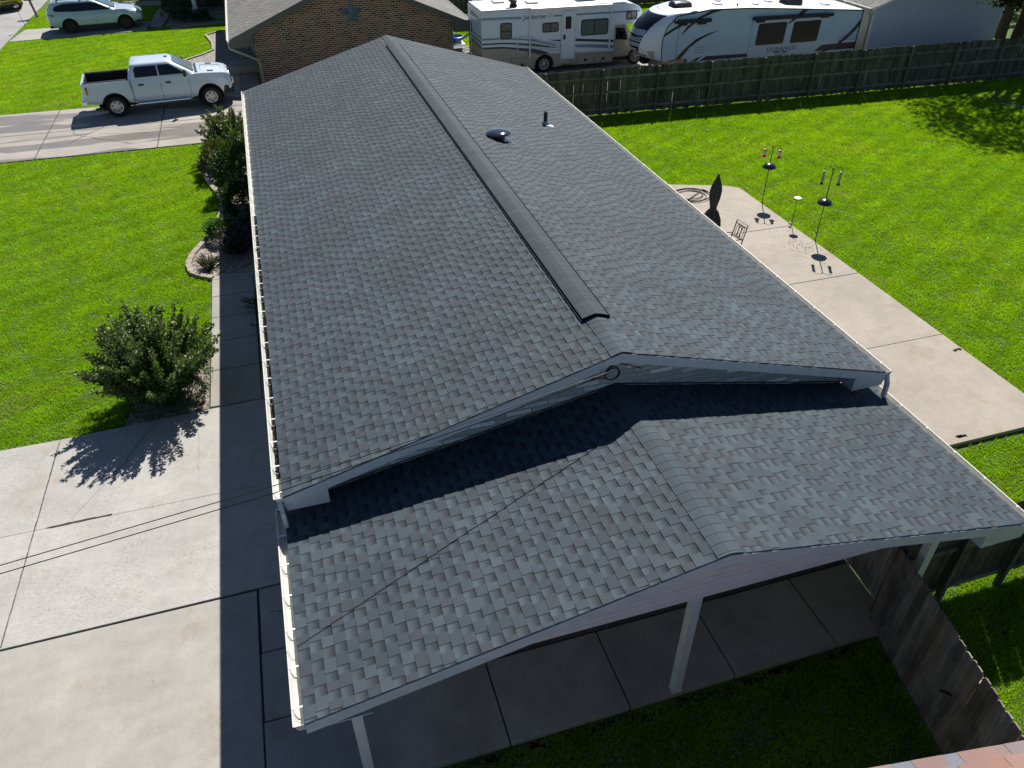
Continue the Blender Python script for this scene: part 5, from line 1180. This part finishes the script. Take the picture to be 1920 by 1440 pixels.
b.build('rear_ladder', M['decal'], tr, smooth=40)
b = MB(); b.box(13.6, 15.2, tm-.35, tm+.35, .66, .80); b.box(13.55, 13.9, tm-.2, tm+.2, .45, .72); b.build('hitch', M['dark'], tr, bevel=.02)
for yy in (ta+.25, tb-.25):
    b = MB(); b.box(14.45, 14.57, yy-.05, yy+.05, .03, .78); b.build('landing_leg', M['dark'], tr)
b = MB(); b.box(14.2, 15.34, ta+.12, tb-.12, .30, .795); b.build('front_box', M['beige'], tr, bevel=.03)
for x in (19.0, 19.9):
    for y, s in ((ta+.2, -1), (tb-.2, 1)):
        wheel(tr, x-tr.location.x, y-tr.location.y, .36, .22, s, M['alloy'], 8, .62)
b = MB(); b.box(15.6, 24.8, ta+.2, tb-.2, .38, .5); b.build('chassis', M['dark'], tr)

# ------------------------------------------------------------------ plants
GRN = [(.045, .085, .018), (.06, .11, .02), (.075, .13, .03), (.035, .07, .02)]
def sprays(b, base, n, L, spread, lsize, r, cols, n_leaf=60, droop=.15, tipcol=None, start=.25, up=1.0, stems=None, wd=.55, fluff=.5):
    """many arching shoots from a base, each clothed in small leaves"""
    base = Vector(base)
    for k in range(n):
        az = r.uniform(0, 2*math.pi); el = r.uniform(0, 1)**.8*spread; ln = L*r.uniform(.72, 1.08)*(1-.22*(el/max(spread, .01))**2)
        d = Vector((math.sin(el)*math.cos(az), math.sin(el)*math.sin(az), math.cos(el)*up)).normalized()
        side = Vector((math.cos(az), math.sin(az), 0)); p0 = base+side*r.uniform(0, .12)
        path = [p0+d*ln*t+side*droop*ln*t*t*.6-Vector((0, 0, droop*ln*t*t*.35*el)) for t in [i/6 for i in range(7)]]
        if stems is not None: stems.tube(path, [.014*(1-.8*i/6)+.002 for i in range(7)], 4, caps=False)
        for j in range(n_leaf):
            t = start+(1-start)*r.random()**.85; i = min(int(t*6), 5); f = t*6-i; p = path[i].lerp(path[i+1], f); dd = (path[i+1]-path[i]).normalized()
            w = lsize*fluff*3*(1.15-t)
            q = p+Vector((r.gauss(0, w), r.gauss(0, w), r.gauss(0, w)))*.7
            c = r.choice(cols); m = r.uniform(.7, 1.3); c = tuple(x*m for x in c)
            if tipcol and t > .82 and r.random() < .5: c = tuple(x*r.uniform(.8, 1.2) for x in tipcol)
            ld = (dd*.6+Vector((r.uniform(-1, 1), r.uniform(-1, 1), r.uniform(-.6, .8)))).normalized()
            b.leaf(q, lsize*r.uniform(.7, 1.25), c, ld, Vector((r.uniform(-1, 1), r.uniform(-1, 1), r.uniform(-.2, 1.4))), wd)
def bush(name, label, cat, base, n, L, spread, lsize, seed, cols, n_leaf=60, m='leaf', group=None, **kw):
    r = random.Random(seed); root = empty(name, base, label, cat, group)
    b = MB(); st = MB(); sprays(b, base, n, L, spread, lsize, r, cols, n_leaf, stems=st, **kw)
    b.build('foliage', M[m], root); st.build('stems', M['bark'], root)
    return root
def ball(name, label, cat, base, rad, h, n, lsize, seed, cols, m='leaf', group=None, lump=.2):
    r = random.Random(seed); root = empty(name, base, label, cat, group); b = MB(); B = Vector(base)
    ph = [r.uniform(0, 6.28) for _ in range(6)]
    for k in range(n):
        a = r.uniform(0, 2*math.pi); z = r.uniform(-.35, 1); rr = math.sqrt(max(0, 1-z*z))
        lum = 1+lump*(math.sin(3*a+ph[0])*math.cos(4*z+ph[1])+.6*math.sin(7*a+ph[2]+5*z)); q = r.uniform(.62, 1.03)**.6*lum
        p = B+Vector((rad*rr*math.cos(a)*q, rad*rr*math.sin(a)*q, h*.38+h*.62*z*q))
        if p.z < .03: continue
        c = r.choice(cols); mm = r.uniform(.65, 1.35); c = tuple(x*mm for x in c)
        b.leaf(p, lsize*r.uniform(.7, 1.3), c, (p-B-Vector((0, 0, h*.3))).normalized()+Vector((r.uniform(-.9, .9), r.uniform(-.9, .9), r.uniform(-.6, .9))), None, .6)
    b.build('foliage', M[m], root)
    s_ = MB()
    for k in range(5):
        a = r.uniform(0, 6.28); s_.tube([B, B+Vector((rad*.3*math.cos(a), rad*.3*math.sin(a), h*.4)), B+Vector((rad*.55*math.cos(a), rad*.55*math.sin(a), h*.7))], [.02, .014, .006], 5)
    s_.build('stems', M['bark'], root); return root
MYRT = [(.058, .115, .028), (.078, .15, .038), (.105, .18, .05), (.042, .085, .024)]
bush('crape_myrtle', 'large dark leafy bush with spiky shoots at the driveway corner', 'bush', (-7.42, 6.98, .03), 190, 2.12, .82, .070, 21, MYRT, 240, tipcol=(.13, .16, .06), droop=.13, start=.28, fluff=.72)
ball('boxwood', 'dense dark green clipped shrub at the foot of the large bush', 'shrub', (-6.98, 6.75, .03), .46, .62, 3600, .035, 22, [(.03, .09, .012), (.045, .12, .02), (.02, .06, .01)], lump=.1)
ball('boxwood', 'shaded dark round shrub on the left under the large bush', 'shrub', (-7.62, 6.72, .03), .55, .60, 3000, .035, 23, [(.025, .07, .012), (.03, .085, .015), (.02, .05, .01)], lump=.1)
ball('boxwood', 'light green shrub behind the large bush beside the walkway', 'shrub', (-6.90, 7.45, .03), .45, .80, 2200, .04, 24, [(.04, .10, .018), (.05, .12, .02), (.03, .07, .015)], lump=.15)
bush('crape_myrtle', 'tall leafy bush with brown tips in the bed under the far gutter', 'bush', (-5.70, 21.75, .03), 95, 1.80, .80, .08, 25, MYRT, 240, tipcol=(.13, .12, .05), droop=.14, start=.12, fluff=.62)
ball('yew_shrub', 'olive yellow tipped shrub at the lawn edge of the house bed', 'shrub', (-6.15, 20.4, .03), .75, 1.1, 5200, .07, 26, [(.06, .075, .012), (.09, .095, .015), (.04, .06, .012)], 'leaf', None, .22)
ball('yew_hedge', 'big dark evergreen shrub filling the shaded house bed', 'shrub', (-5.30, 18.4, .03), 1.0, 1.6, 8500, .08, 27, [(.03, .075, .018), (.04, .095, .02), (.022, .055, .014)], 'evergreen', None, .18)
ball('yew_hedge', 'second dark evergreen shrub nearer the camera in the house bed', 'shrub', (-5.25, 16.2, .03), .85, 1.25, 7000, .075, 28, [(.028, .065, .018), (.036, .08, .02), (.02, .05, .014)], 'evergreen', None, .18)
bush('hosta', 'lime green broad leaved plant in a sunny gap of the house bed', 'plant', (-6.02, 18.55, .03), 22, .42, 1.2, .15, 29, [(.10, .22, .03), (.14, .27, .04), (.08, .18, .025)], 7, droop=.4, start=.5, wd=.7, fluff=.2)
ball('bed_shrub', 'mid green leafy shrub at the bend of the concrete edging', 'shrub', (-6.15, 14.85, .03), .5, .6, 3200, .06, 30, [(.035, .10, .018), (.05, .13, .025), (.03, .08, .015)])
bush('lavender', 'dark purple tinged spiky plant in the shade of the house bed', 'plant', (-5.75, 13.75, .03), 120, .85, 1.0, .06, 31, [(.018, .024, .018), (.03, .026, .04), (.02, .035, .02)], 26, droop=.2, start=.3, fluff=.3, tipcol=(.09, .06, .16))
ball('spirea', 'low bluish grey shrub against the house wall in shade', 'shrub', (-5.0, 14.7, .03), .60, .9, 3600, .06, 32, [(.03, .05, .045), (.04, .06, .05), (.025, .04, .04)])
bush('lavender', 'small sunlit grey green lavender tuft on the gravel point', 'plant', (-6.58, 13.0, .03), 70, .42, .85, .035, 33, [(.07, .11, .035), (.09, .13, .05), (.05, .08, .03)], 22, droop=.2, start=.2, fluff=.3, tipcol=(.13, .08, .11))
bush('strip_plant', 'drooping dark plant in the narrow gravel strip by the wall', 'plant', (-5.0, 10.2, .03), 40, .7, 1.1, .07, 34, [(.03, .05, .018), (.04, .065, .02)], 22, droop=.4, start=.25)
bush('strip_plant', 'second small dark plant nearer the driveway in the gravel strip', 'plant', (-5.02, 9.35, .03), 26, .5, 1.1, .06, 35, [(.028, .045, .02), (.035, .055, .02)], 18, droop=.4, start=.25)
for i, (x, y, rr, h, lb) in enumerate(((-8.7, 48.2, .8, 1.25, 'tall shaded green shrub left of the white porch column'), (-8.35, 46.6, .6, .75, 'low shaded green shrub before the white porch column'), (-7.3, 46.35, .5, .6, 'low dark shrub in front of the far porch floor'), (-9.25, 50.6, .55, .7, 'small dark shrub beside the far sunny path'))):
    ball('porch_shrub', lb, 'shrub', (x, y, .03), rr, h, 1500, .09, 40+i, [(.03, .07, .02), (.045, .09, .03), (.025, .05, .02)])
ball('burgundy_shrub', 'brownish pink feathery shrub beyond the silver car', 'shrub', (-11.9, 54.6, .03), .85, .95, 2200, .09, 50, [(.17, .11, .075), (.20, .14, .09), (.12, .075, .055)])
ball('dark_hedge', 'dark green hedge at the top edge beyond the silver car', 'hedge', (-13.7, 56.2, .03), 1.3, 1.2, 2600, .10, 51, [(.02, .05, .012), (.03, .07, .015)])
for i, x in enumerate((13.5, 20.5)): pass

# ------------------------------------------------------------------ shade trees beyond the back fence
def tree(label, base, H, crown_c, crown_r, seed, nclump, leafn, lsize, cols, low=()):
    r = random.Random(seed); root = empty('shade_tree', base, label, 'tree'); B = Vector(base); Cc = Vector(crown_c)
    tk = MB(); fork = B+Vector((0, 0, H*.22))
    tk.tube([B, B+Vector((.05, .02, H*.1)), fork, fork.lerp(Cc, .45), Cc], [.34, .27, .24, .16, .05], 10)
    lf = MB(); tips = []
    for k in range(nclump):
        d = Vector((r.gauss(0, 1), r.gauss(0, 1), r.gauss(0, .8))).normalized()*r.uniform(.35, 1.0)**.6
        tips.append(Cc+Vector((d.x*crown_r[0], d.y*crown_r[1], d.z*crown_r[2])))
    tips += [Vector(p) for p in low]
    for p in tips:
        s0 = fork.lerp(Cc, r.uniform(.05, .8)); mid = s0.lerp(p, .55)+Vector((r.uniform(-.4, .4), r.uniform(-.4, .4), r.uniform(.1, .7)))
        tk.tube([s0, mid, p], [.075, .045, .012], 5)
        cr = r.uniform(.55, 1.15) if p.z > 5 else r.uniform(.45, .7)
        for j in range(leafn):
            o = Vector((r.gauss(0, cr*.5), r.gauss(0, cr*.5), r.gauss(0, cr*.28))); c = r.choice(cols); m = r.uniform(.65, 1.35)
            lf.leaf(p+o, lsize*r.uniform(.7, 1.3), tuple(x*m for x in c), Vector((r.uniform(-1, 1), r.uniform(-1, 1), r.uniform(-1, .3))), Vector((r.uniform(-.6, .6), r.uniform(-.6, .6), 1)), .7)
    tk.build('trunk', M['bark'], root, smooth=60); lf.build('crown', M['treeleaf'], root); return root
LOWS = ((29.8, 24.4, 3.45), (30.6, 24.5, 3.15), (31.2, 24.4, 2.95), (31.7, 24.5, 2.85), (32.2, 24.3, 2.85), (32.7, 24.6, 2.8), (33.2, 24.5, 3.0), (31.5, 24.6, 3.4), (32.4, 24.6, 3.4))
LOWS2 = ((33.8, 25.2, 2.9), (33.4, 25.0, 2.6), (34.2, 25.4, 3.2))
TC = [(.022, .045, .012), (.03, .06, .014), (.018, .036, .010)]
tree('large shade tree behind the back fence with branches hanging into the top right corner', (36.05, 28.3, 0), 12, (30.9, 24.2, 10.2), (5.0, 4.6, 3.2), 61, 105, 80, .20, TC, low=LOWS)
tree('second dark trunked tree at the right edge behind the garage corner', (37.0, 28.0, 0), 12, (37.5, 25.5, 9), (4.2, 4.0, 3.0), 62, 90, 90, .20, TC, low=LOWS2)
for i, (x, y, rr, h) in enumerate(((39.5, 32.5, 1.9, 2.0), (42.5, 31.5, 2.0, 1.8), (41.5, 36, 2.2, 2.4))):
    ball('sunlit_shrub', ['bright green sunlit shrub beyond the trees at the right edge', 'yellow green shrub glimpsed between the tree trunks', 'tall green shrub farthest behind the tree trunks'][i], 'shrub', (x, y, 0), rr, h, 2600, .16, 70+i, [(.07, .15, .03), (.10, .19, .04), (.05, .11, .02)])
# ------------------------------------------------------------------ patio things
def umbrella():
    t = empty('patio_umbrella', (7.50, 9.98, .10), 'closed charcoal patio umbrella standing on the back patio', 'umbrella')
    X, Y = 7.50, 9.98
    b = MB(); b.tube([(X, Y, .16), (X, Y, 2.22)], .022, 10); b.lathe([(.0, 2.20), (.035, 2.22), (.03, 2.28), (.0, 2.30)], (X, Y, 0), n=12); b.build('pole', M['dark'], t, smooth=40)
    b = MB(); b.lathe([(.0, .10), (.27, .10), (.27, .13), (.08, .17), (.05, .26), (.0, .26)], (X, Y, 0), n=24); b.build('base', M['dark'], t, smooth=35)
    b = MB(); n = 48; secs = []; r = random.Random(5)
    for z, rad, fl in ((2.22, .03, .0), (2.14, .06, .10), (1.95, .125, .16), (1.78, .15, .20), (1.6, .135, .24), (1.42, .105, .26), (1.30, .085, .2), (1.23, .09, .2), (1.12, .15, .30), (.95, .20, .34), (.78, .23, .36), (.70, .225, .36)):
        secs.append([(X+(rad*(1+fl*math.cos(8*a+z*1.2)+.05*math.sin(3*a)))*math.cos(a), Y+(rad*(1+fl*math.cos(8*a+z*1.2)+.05*math.sin(3*a)))*math.sin(a), z+(.05*math.cos(8*a+z) if z < .8 else 0)) for a in [2*math.pi*i/n for i in range(n)]])
    b.loft(secs); c = b.build('canopy', M['fabric'], t, smooth=70)
    b = MB(); b.lathe([(.09, 1.22), (.10, 1.25), (.10, 1.28), (.09, 1.31)], (X, Y, 0), n=20); b.build('strap', M['dark'], c, smooth=40)
umbrella()
def chair():
    t = empty('patio_chair', (7.62, 9.08, .10), 'dark metal patio chair with oval patterned open back at the roof edge', 'chair', None, R(8))
    b = MB(); b.box(-.24, .24, -.24, .24, .42, .45); b.build('seat', M['bronze'], t, world=False, bevel=.01)
    f = MB(); z0, z1 = .46, 1.02
    def bp(x, z): return (.24+ (z-.45)*.22, x, z)
    f.tube([bp(-.23, .40), bp(-.23, z1), bp(.23, z1), bp(.23, .40)], .017, 6); f.tube([bp(-.23, .58), bp(.23, .58)], .012, 6); f.tube([bp(-.23, .94), bp(.23, .94)], .012, 6)
    for cx in (-.11, 0, .11):
        f.tube([bp(cx+.05*math.cos(a), .76+.17*math.sin(a)) for a in [2*math.pi*i/14 for i in range(15)]], .009, 5)
    f.tube([bp(-.05, .58), bp(-.05, .94)], .008, 5); f.tube([bp(.05, .58), bp(.05, .94)], .008, 5)
    f.build('backrest', M['bronze'], t, world=False, smooth=40)
    for x in (-.22, .22):
        for y in (-.22, .22):
            b = MB(); b.tube([(x, y, .43), (x*1.1, y*1.08, .0)], .015, 6); b.build('leg', M['bronze'], t, world=False, smooth=40)
    for y in (-.25, .25):
        b = MB(); b.tube([(-.22, y, .43), (-.2, y, .64), (.1, y, .66), (.28, y*.95, .64)], .014, 6); b.build('armrest', M['bronze'], t, world=False, smooth=40)
chair()
b = MB(); r = random.Random(8); P = []
for k in range(110):
    a = k/110*2*math.pi*3.1; rr = .50+.13*math.sin(a*.37+1); P.append((8.72+rr*1.05*math.cos(a)+.06*math.sin(a*.5), 13.35+rr*.9*math.sin(a), .115+.012*(k/36)))
P += [(8.0, 12.7, .115), (7.4, 12.2, .115), (6.6, 12.6, .115)]
b.tube(P, .016, 6); tag(b.build('garden_hose', M['bronze'], smooth=60), 'dark garden hose coiled loosely on the patio corner', 'hose')
def feeder_pole(loc, ht, hb, label, red, ang):
    x, y = loc; t = empty('feeder_pole', (x, y, 0), label, 'bird feeder pole')
    b = MB(); b.tube([(x, y, 0), (x, y, ht)], .014, 8); b.tube([(x+.07, y, .02), (x, y, .09), (x-.07, y, .02)], .010, 6)
    b.build('pole', M['blackmetal'], t, smooth=40)
    b = MB(); b.lathe([(.0, hb+.115), (.03, hb+.115), (.09, hb+.10), (.16, hb+.065), (.205, hb+.01), (.215, hb-.03), (.205, hb-.03), (.15, hb+.05), (.03, hb+.10), (.0, hb+.10)], (x, y, 0), n=32); b.build('baffle', M['blackmetal'], t, smooth=50)
    d = Vector((math.cos(ang), math.sin(ang), 0)); P = Vector((x, y, ht-.06))
    b = MB()
    for s in (-1, 1): b.tube([P, P+d*s*.08+V(0,0,.10), P+d*s*.19+V(0,0,.10), P+d*s*.235+V(0,0,.03), P+d*s*.225+V(0,0,-.01)], .009, 6)
    b.build('hook_arm', M['blackmetal'], t, smooth=50)
    for s in (-1, 1):
        c = P+d*s*.225; f = empty('bird_feeder', (c.x, c.y, c.z-.45 if not red else c.z-.32), None, 'bird feeder', 'bird feeders hanging from the poles')
        side = 'left' if s*d.dot(rgt) < 0 else 'right'
        z = c.z
        if red:
            f['label'] = 'red capped hummingbird feeder hanging on the '+side+' side of the far feeder pole'
            b = MB(); b.lathe([(.0, z-.02), (.05, z-.03), (.055, z-.07), (.0, z-.075)], (c.x, c.y, 0), n=16); b.build('cap', M['feedred'], f, smooth=40)
            b = MB(); b.lathe([(.0, z-.076), (.045, z-.076), (.042, z-.22), (.0, z-.22)], (c.x, c.y, 0), n=14); b.build('bottle', M['feedclear'], f, smooth=40)
            b = MB(); b.lathe([(.0, z-.221), (.05, z-.222), (.085, z-.25), (.07, z-.28), (.0, z-.285)], (c.x, c.y, 0), n=18); b.build('tray', M['feedred'], f, smooth=40)
        else:
            f['label'] = 'slim clear tube seed feeder hanging on the '+side+' side of the near feeder pole'
            b = MB(); b.lathe([(.0, z-.02), (.03, z-.03), (.05, z-.06), (.0, z-.065)], (c.x, c.y, 0), n=14); b.build('cap', M['galv'], f, smooth=40)
            b = MB(); b.lathe([(.0, z-.066), (.036, z-.066), (.036, z-.36), (.0, z-.36)], (c.x, c.y, 0), n=14); b.build('tube', M['seedgrey'], f, smooth=40)
            b = MB(); b.lathe([(.0, z-.361), (.045, z-.362), (.05, z-.42), (.0, z-.43)], (c.x, c.y, 0), n=14)
            for q in (-.2, -.3): b.tube([(c.x-.07, c.y, z+q), (c.x+.07, c.y, z+q)], .006, 5)
            b.build('perch_base', M['dark'], f, smooth=40)
        b = MB(); b.tube([(c.x, c.y, z-.02), (c.x, c.y, z+.02)], .006, 5); b.build('hanger', M['blackmetal'], f)
feeder_pole((10.74, 12.22), 1.93, 1.29, 'far black feeder pole with dome baffle at the patio edge', True, R(-32))
feeder_pole((10.72, 9.28), 2.32, 1.30, 'near black feeder pole with dome baffle at the patio edge', False, R(-28))
t = empty('bird_bath', (10.66, 10.42, .0), 'thin stake with a small pale dish between the feeder poles', 'bird bath')
b = MB(); b.tube([(10.66, 10.42, 0), (10.66, 10.42, .93)], .011, 8); b.tube([(10.66, 10.42, .16), (10.56, 10.36, .17)], .008, 6); b.build('stake', M['blackmetal'], t, smooth=40)
b = MB(); b.lathe([(.0, .93), (.06, .93), (.125, .955), (.13, .985), (.115, .985), (.05, .965), (.0, .962)], (10.66, 10.42, 0), n=24); d_ = b.build('dish', M['bronze'], t, smooth=40)
b = MB(); b.lathe([(.0, .9625), (.05, .9665), (.105, .981), (.0, .981)], (10.66, 10.42, 0), n=20); b.build('pale_seed', M['letterwhite'], d_, smooth=40)
b = MB(); b.lathe([(.0, .165), (.04, .165), (.045, .21), (.0, .21)], (10.55, 10.355, 0), n=12); b.build('cup', M['bronze'], t, smooth=40)
# ------------------------------------------------------------------ street side
t = empty('mailbox', (-17.2, 50.6, 0), 'grey mailbox on a leaning wooden post by the street', 'mailbox')
b = MB(); b.bar((-17.2, 50.6, 0), (-17.35, 50.6, 1.0), .12, .12, (0, 1, 0), (1, 1, 1)); b.build('post', M['oldwood'], t)
b = MB(); prof = [(-.13, 0), (.13, 0), (.13, .16)]+[(.13*math.cos(a), .16+.10*math.sin(a)) for a in [math.pi*k/8 for k in range(1, 8)]]+[(-.13, .16)]
b.extrude([(-17.65, 50.6+y, 1.0+z) for y, z in prof], (.55, 0, 0)); b.build('box', M['soffit'], t, smooth=35)
t = empty('yard_flag', (-17.25, 47.3, 0), 'thin black yard stake with a small hook near the street', 'yard stake')
b = MB(); b.tube([(-17.25, 47.25, 0), (-17.32, 46.9, 1.25), (-17.33, 46.85, 1.42), (-17.12, 46.85, 1.44)], .012, 6); b.build('stake', M['blackmetal'], t)
b = MB(); b.box(-17.32, -17.14, 46.85, 46.86, 1.28, 1.41); b.build('sign', M['galv'], t)
b = MB(); b.tube([(-17.02, 39.3, 0), (-17.2, 39.35, .55)], .015, 6); tag(b.build('marker_stake', M['blackmetal']), 'short dark marker stake at the left edge of the neighbour lawn', 'stake')
# gate latch and leaves on the foreground fence
b = MB(); b.box(3.26, 3.30, -4.30, -4.22, .95, 1.20); b.bar((3.27, -4.35, 1.0), (3.20, -4.10, .86), .03, .03); tag(b.build('gate_latch', M['dark'], bevel=.006), 'black latch on the foreground brown fence', 'latch')
# clover in the shaded side yard
b = MB(); r = random.Random(77)
for k in range(260):
    cx, cy = r.uniform(-3.4, 3.0), r.uniform(-6.6, -2.95)
    if cx > 2.75+(cy+6.2)*.18: continue
    for j in range(r.randint(8, 22)):
        x, y = cx+r.gauss(0, .10), cy+r.gauss(0, .08); c = r.choice([(.12, .17, .09), (.15, .20, .11), (.10, .14, .07)])
        b.leaf((x, y, r.uniform(.05, .09)), r.uniform(.03, .05), c, Vector((r.uniform(-1, 1), r.uniform(-1, 1), .2)), Vector((0, 0, 1)), .9)
tag(b.build('clover', M['leaf']), 'pale clover leaves scattered in the shaded side yard', 'clover', None, 'stuff')
b = MB()
for k in range(60):
    x = r.uniform(-3.5, 3.4); y = -2.73-abs(r.gauss(0, .05)); b.face([(x, y, .012), (x+r.uniform(.05, .25), y-.02, .012), (x+r.uniform(.05, .2), y-.1, .012), (x-.03, y-.07, .012)])
tag(b.build('bare_soil_edge', M['dirt']), 'bare brown soil along the porch slab edge', None, None, 'structure')

# repeats of a kind share a group
GROUPS = {'wooden_fence': 'board fences round the yards', 'crape_myrtle': 'tall leafy bushes in the beds', 'boxwood': 'small shrubs under the large bush', 'yew_hedge': 'dark evergreens along the house', 'lavender': 'lavender plants in the house bed',
 'strip_plant': 'plants in the gravel strip', 'porch_shrub': 'shrubs before the far porch', 'shade_tree': 'trees behind the back fence', 'sunlit_shrub': 'shrubs beyond the trees', 'feeder_pole': 'feeder poles at the patio edge'}
for o in list(col.objects):
    if o.parent is None and 'group' not in o:
        k = o.name.split('.')[0]
        if k in GROUPS: o['group'] = GROUPS[k]
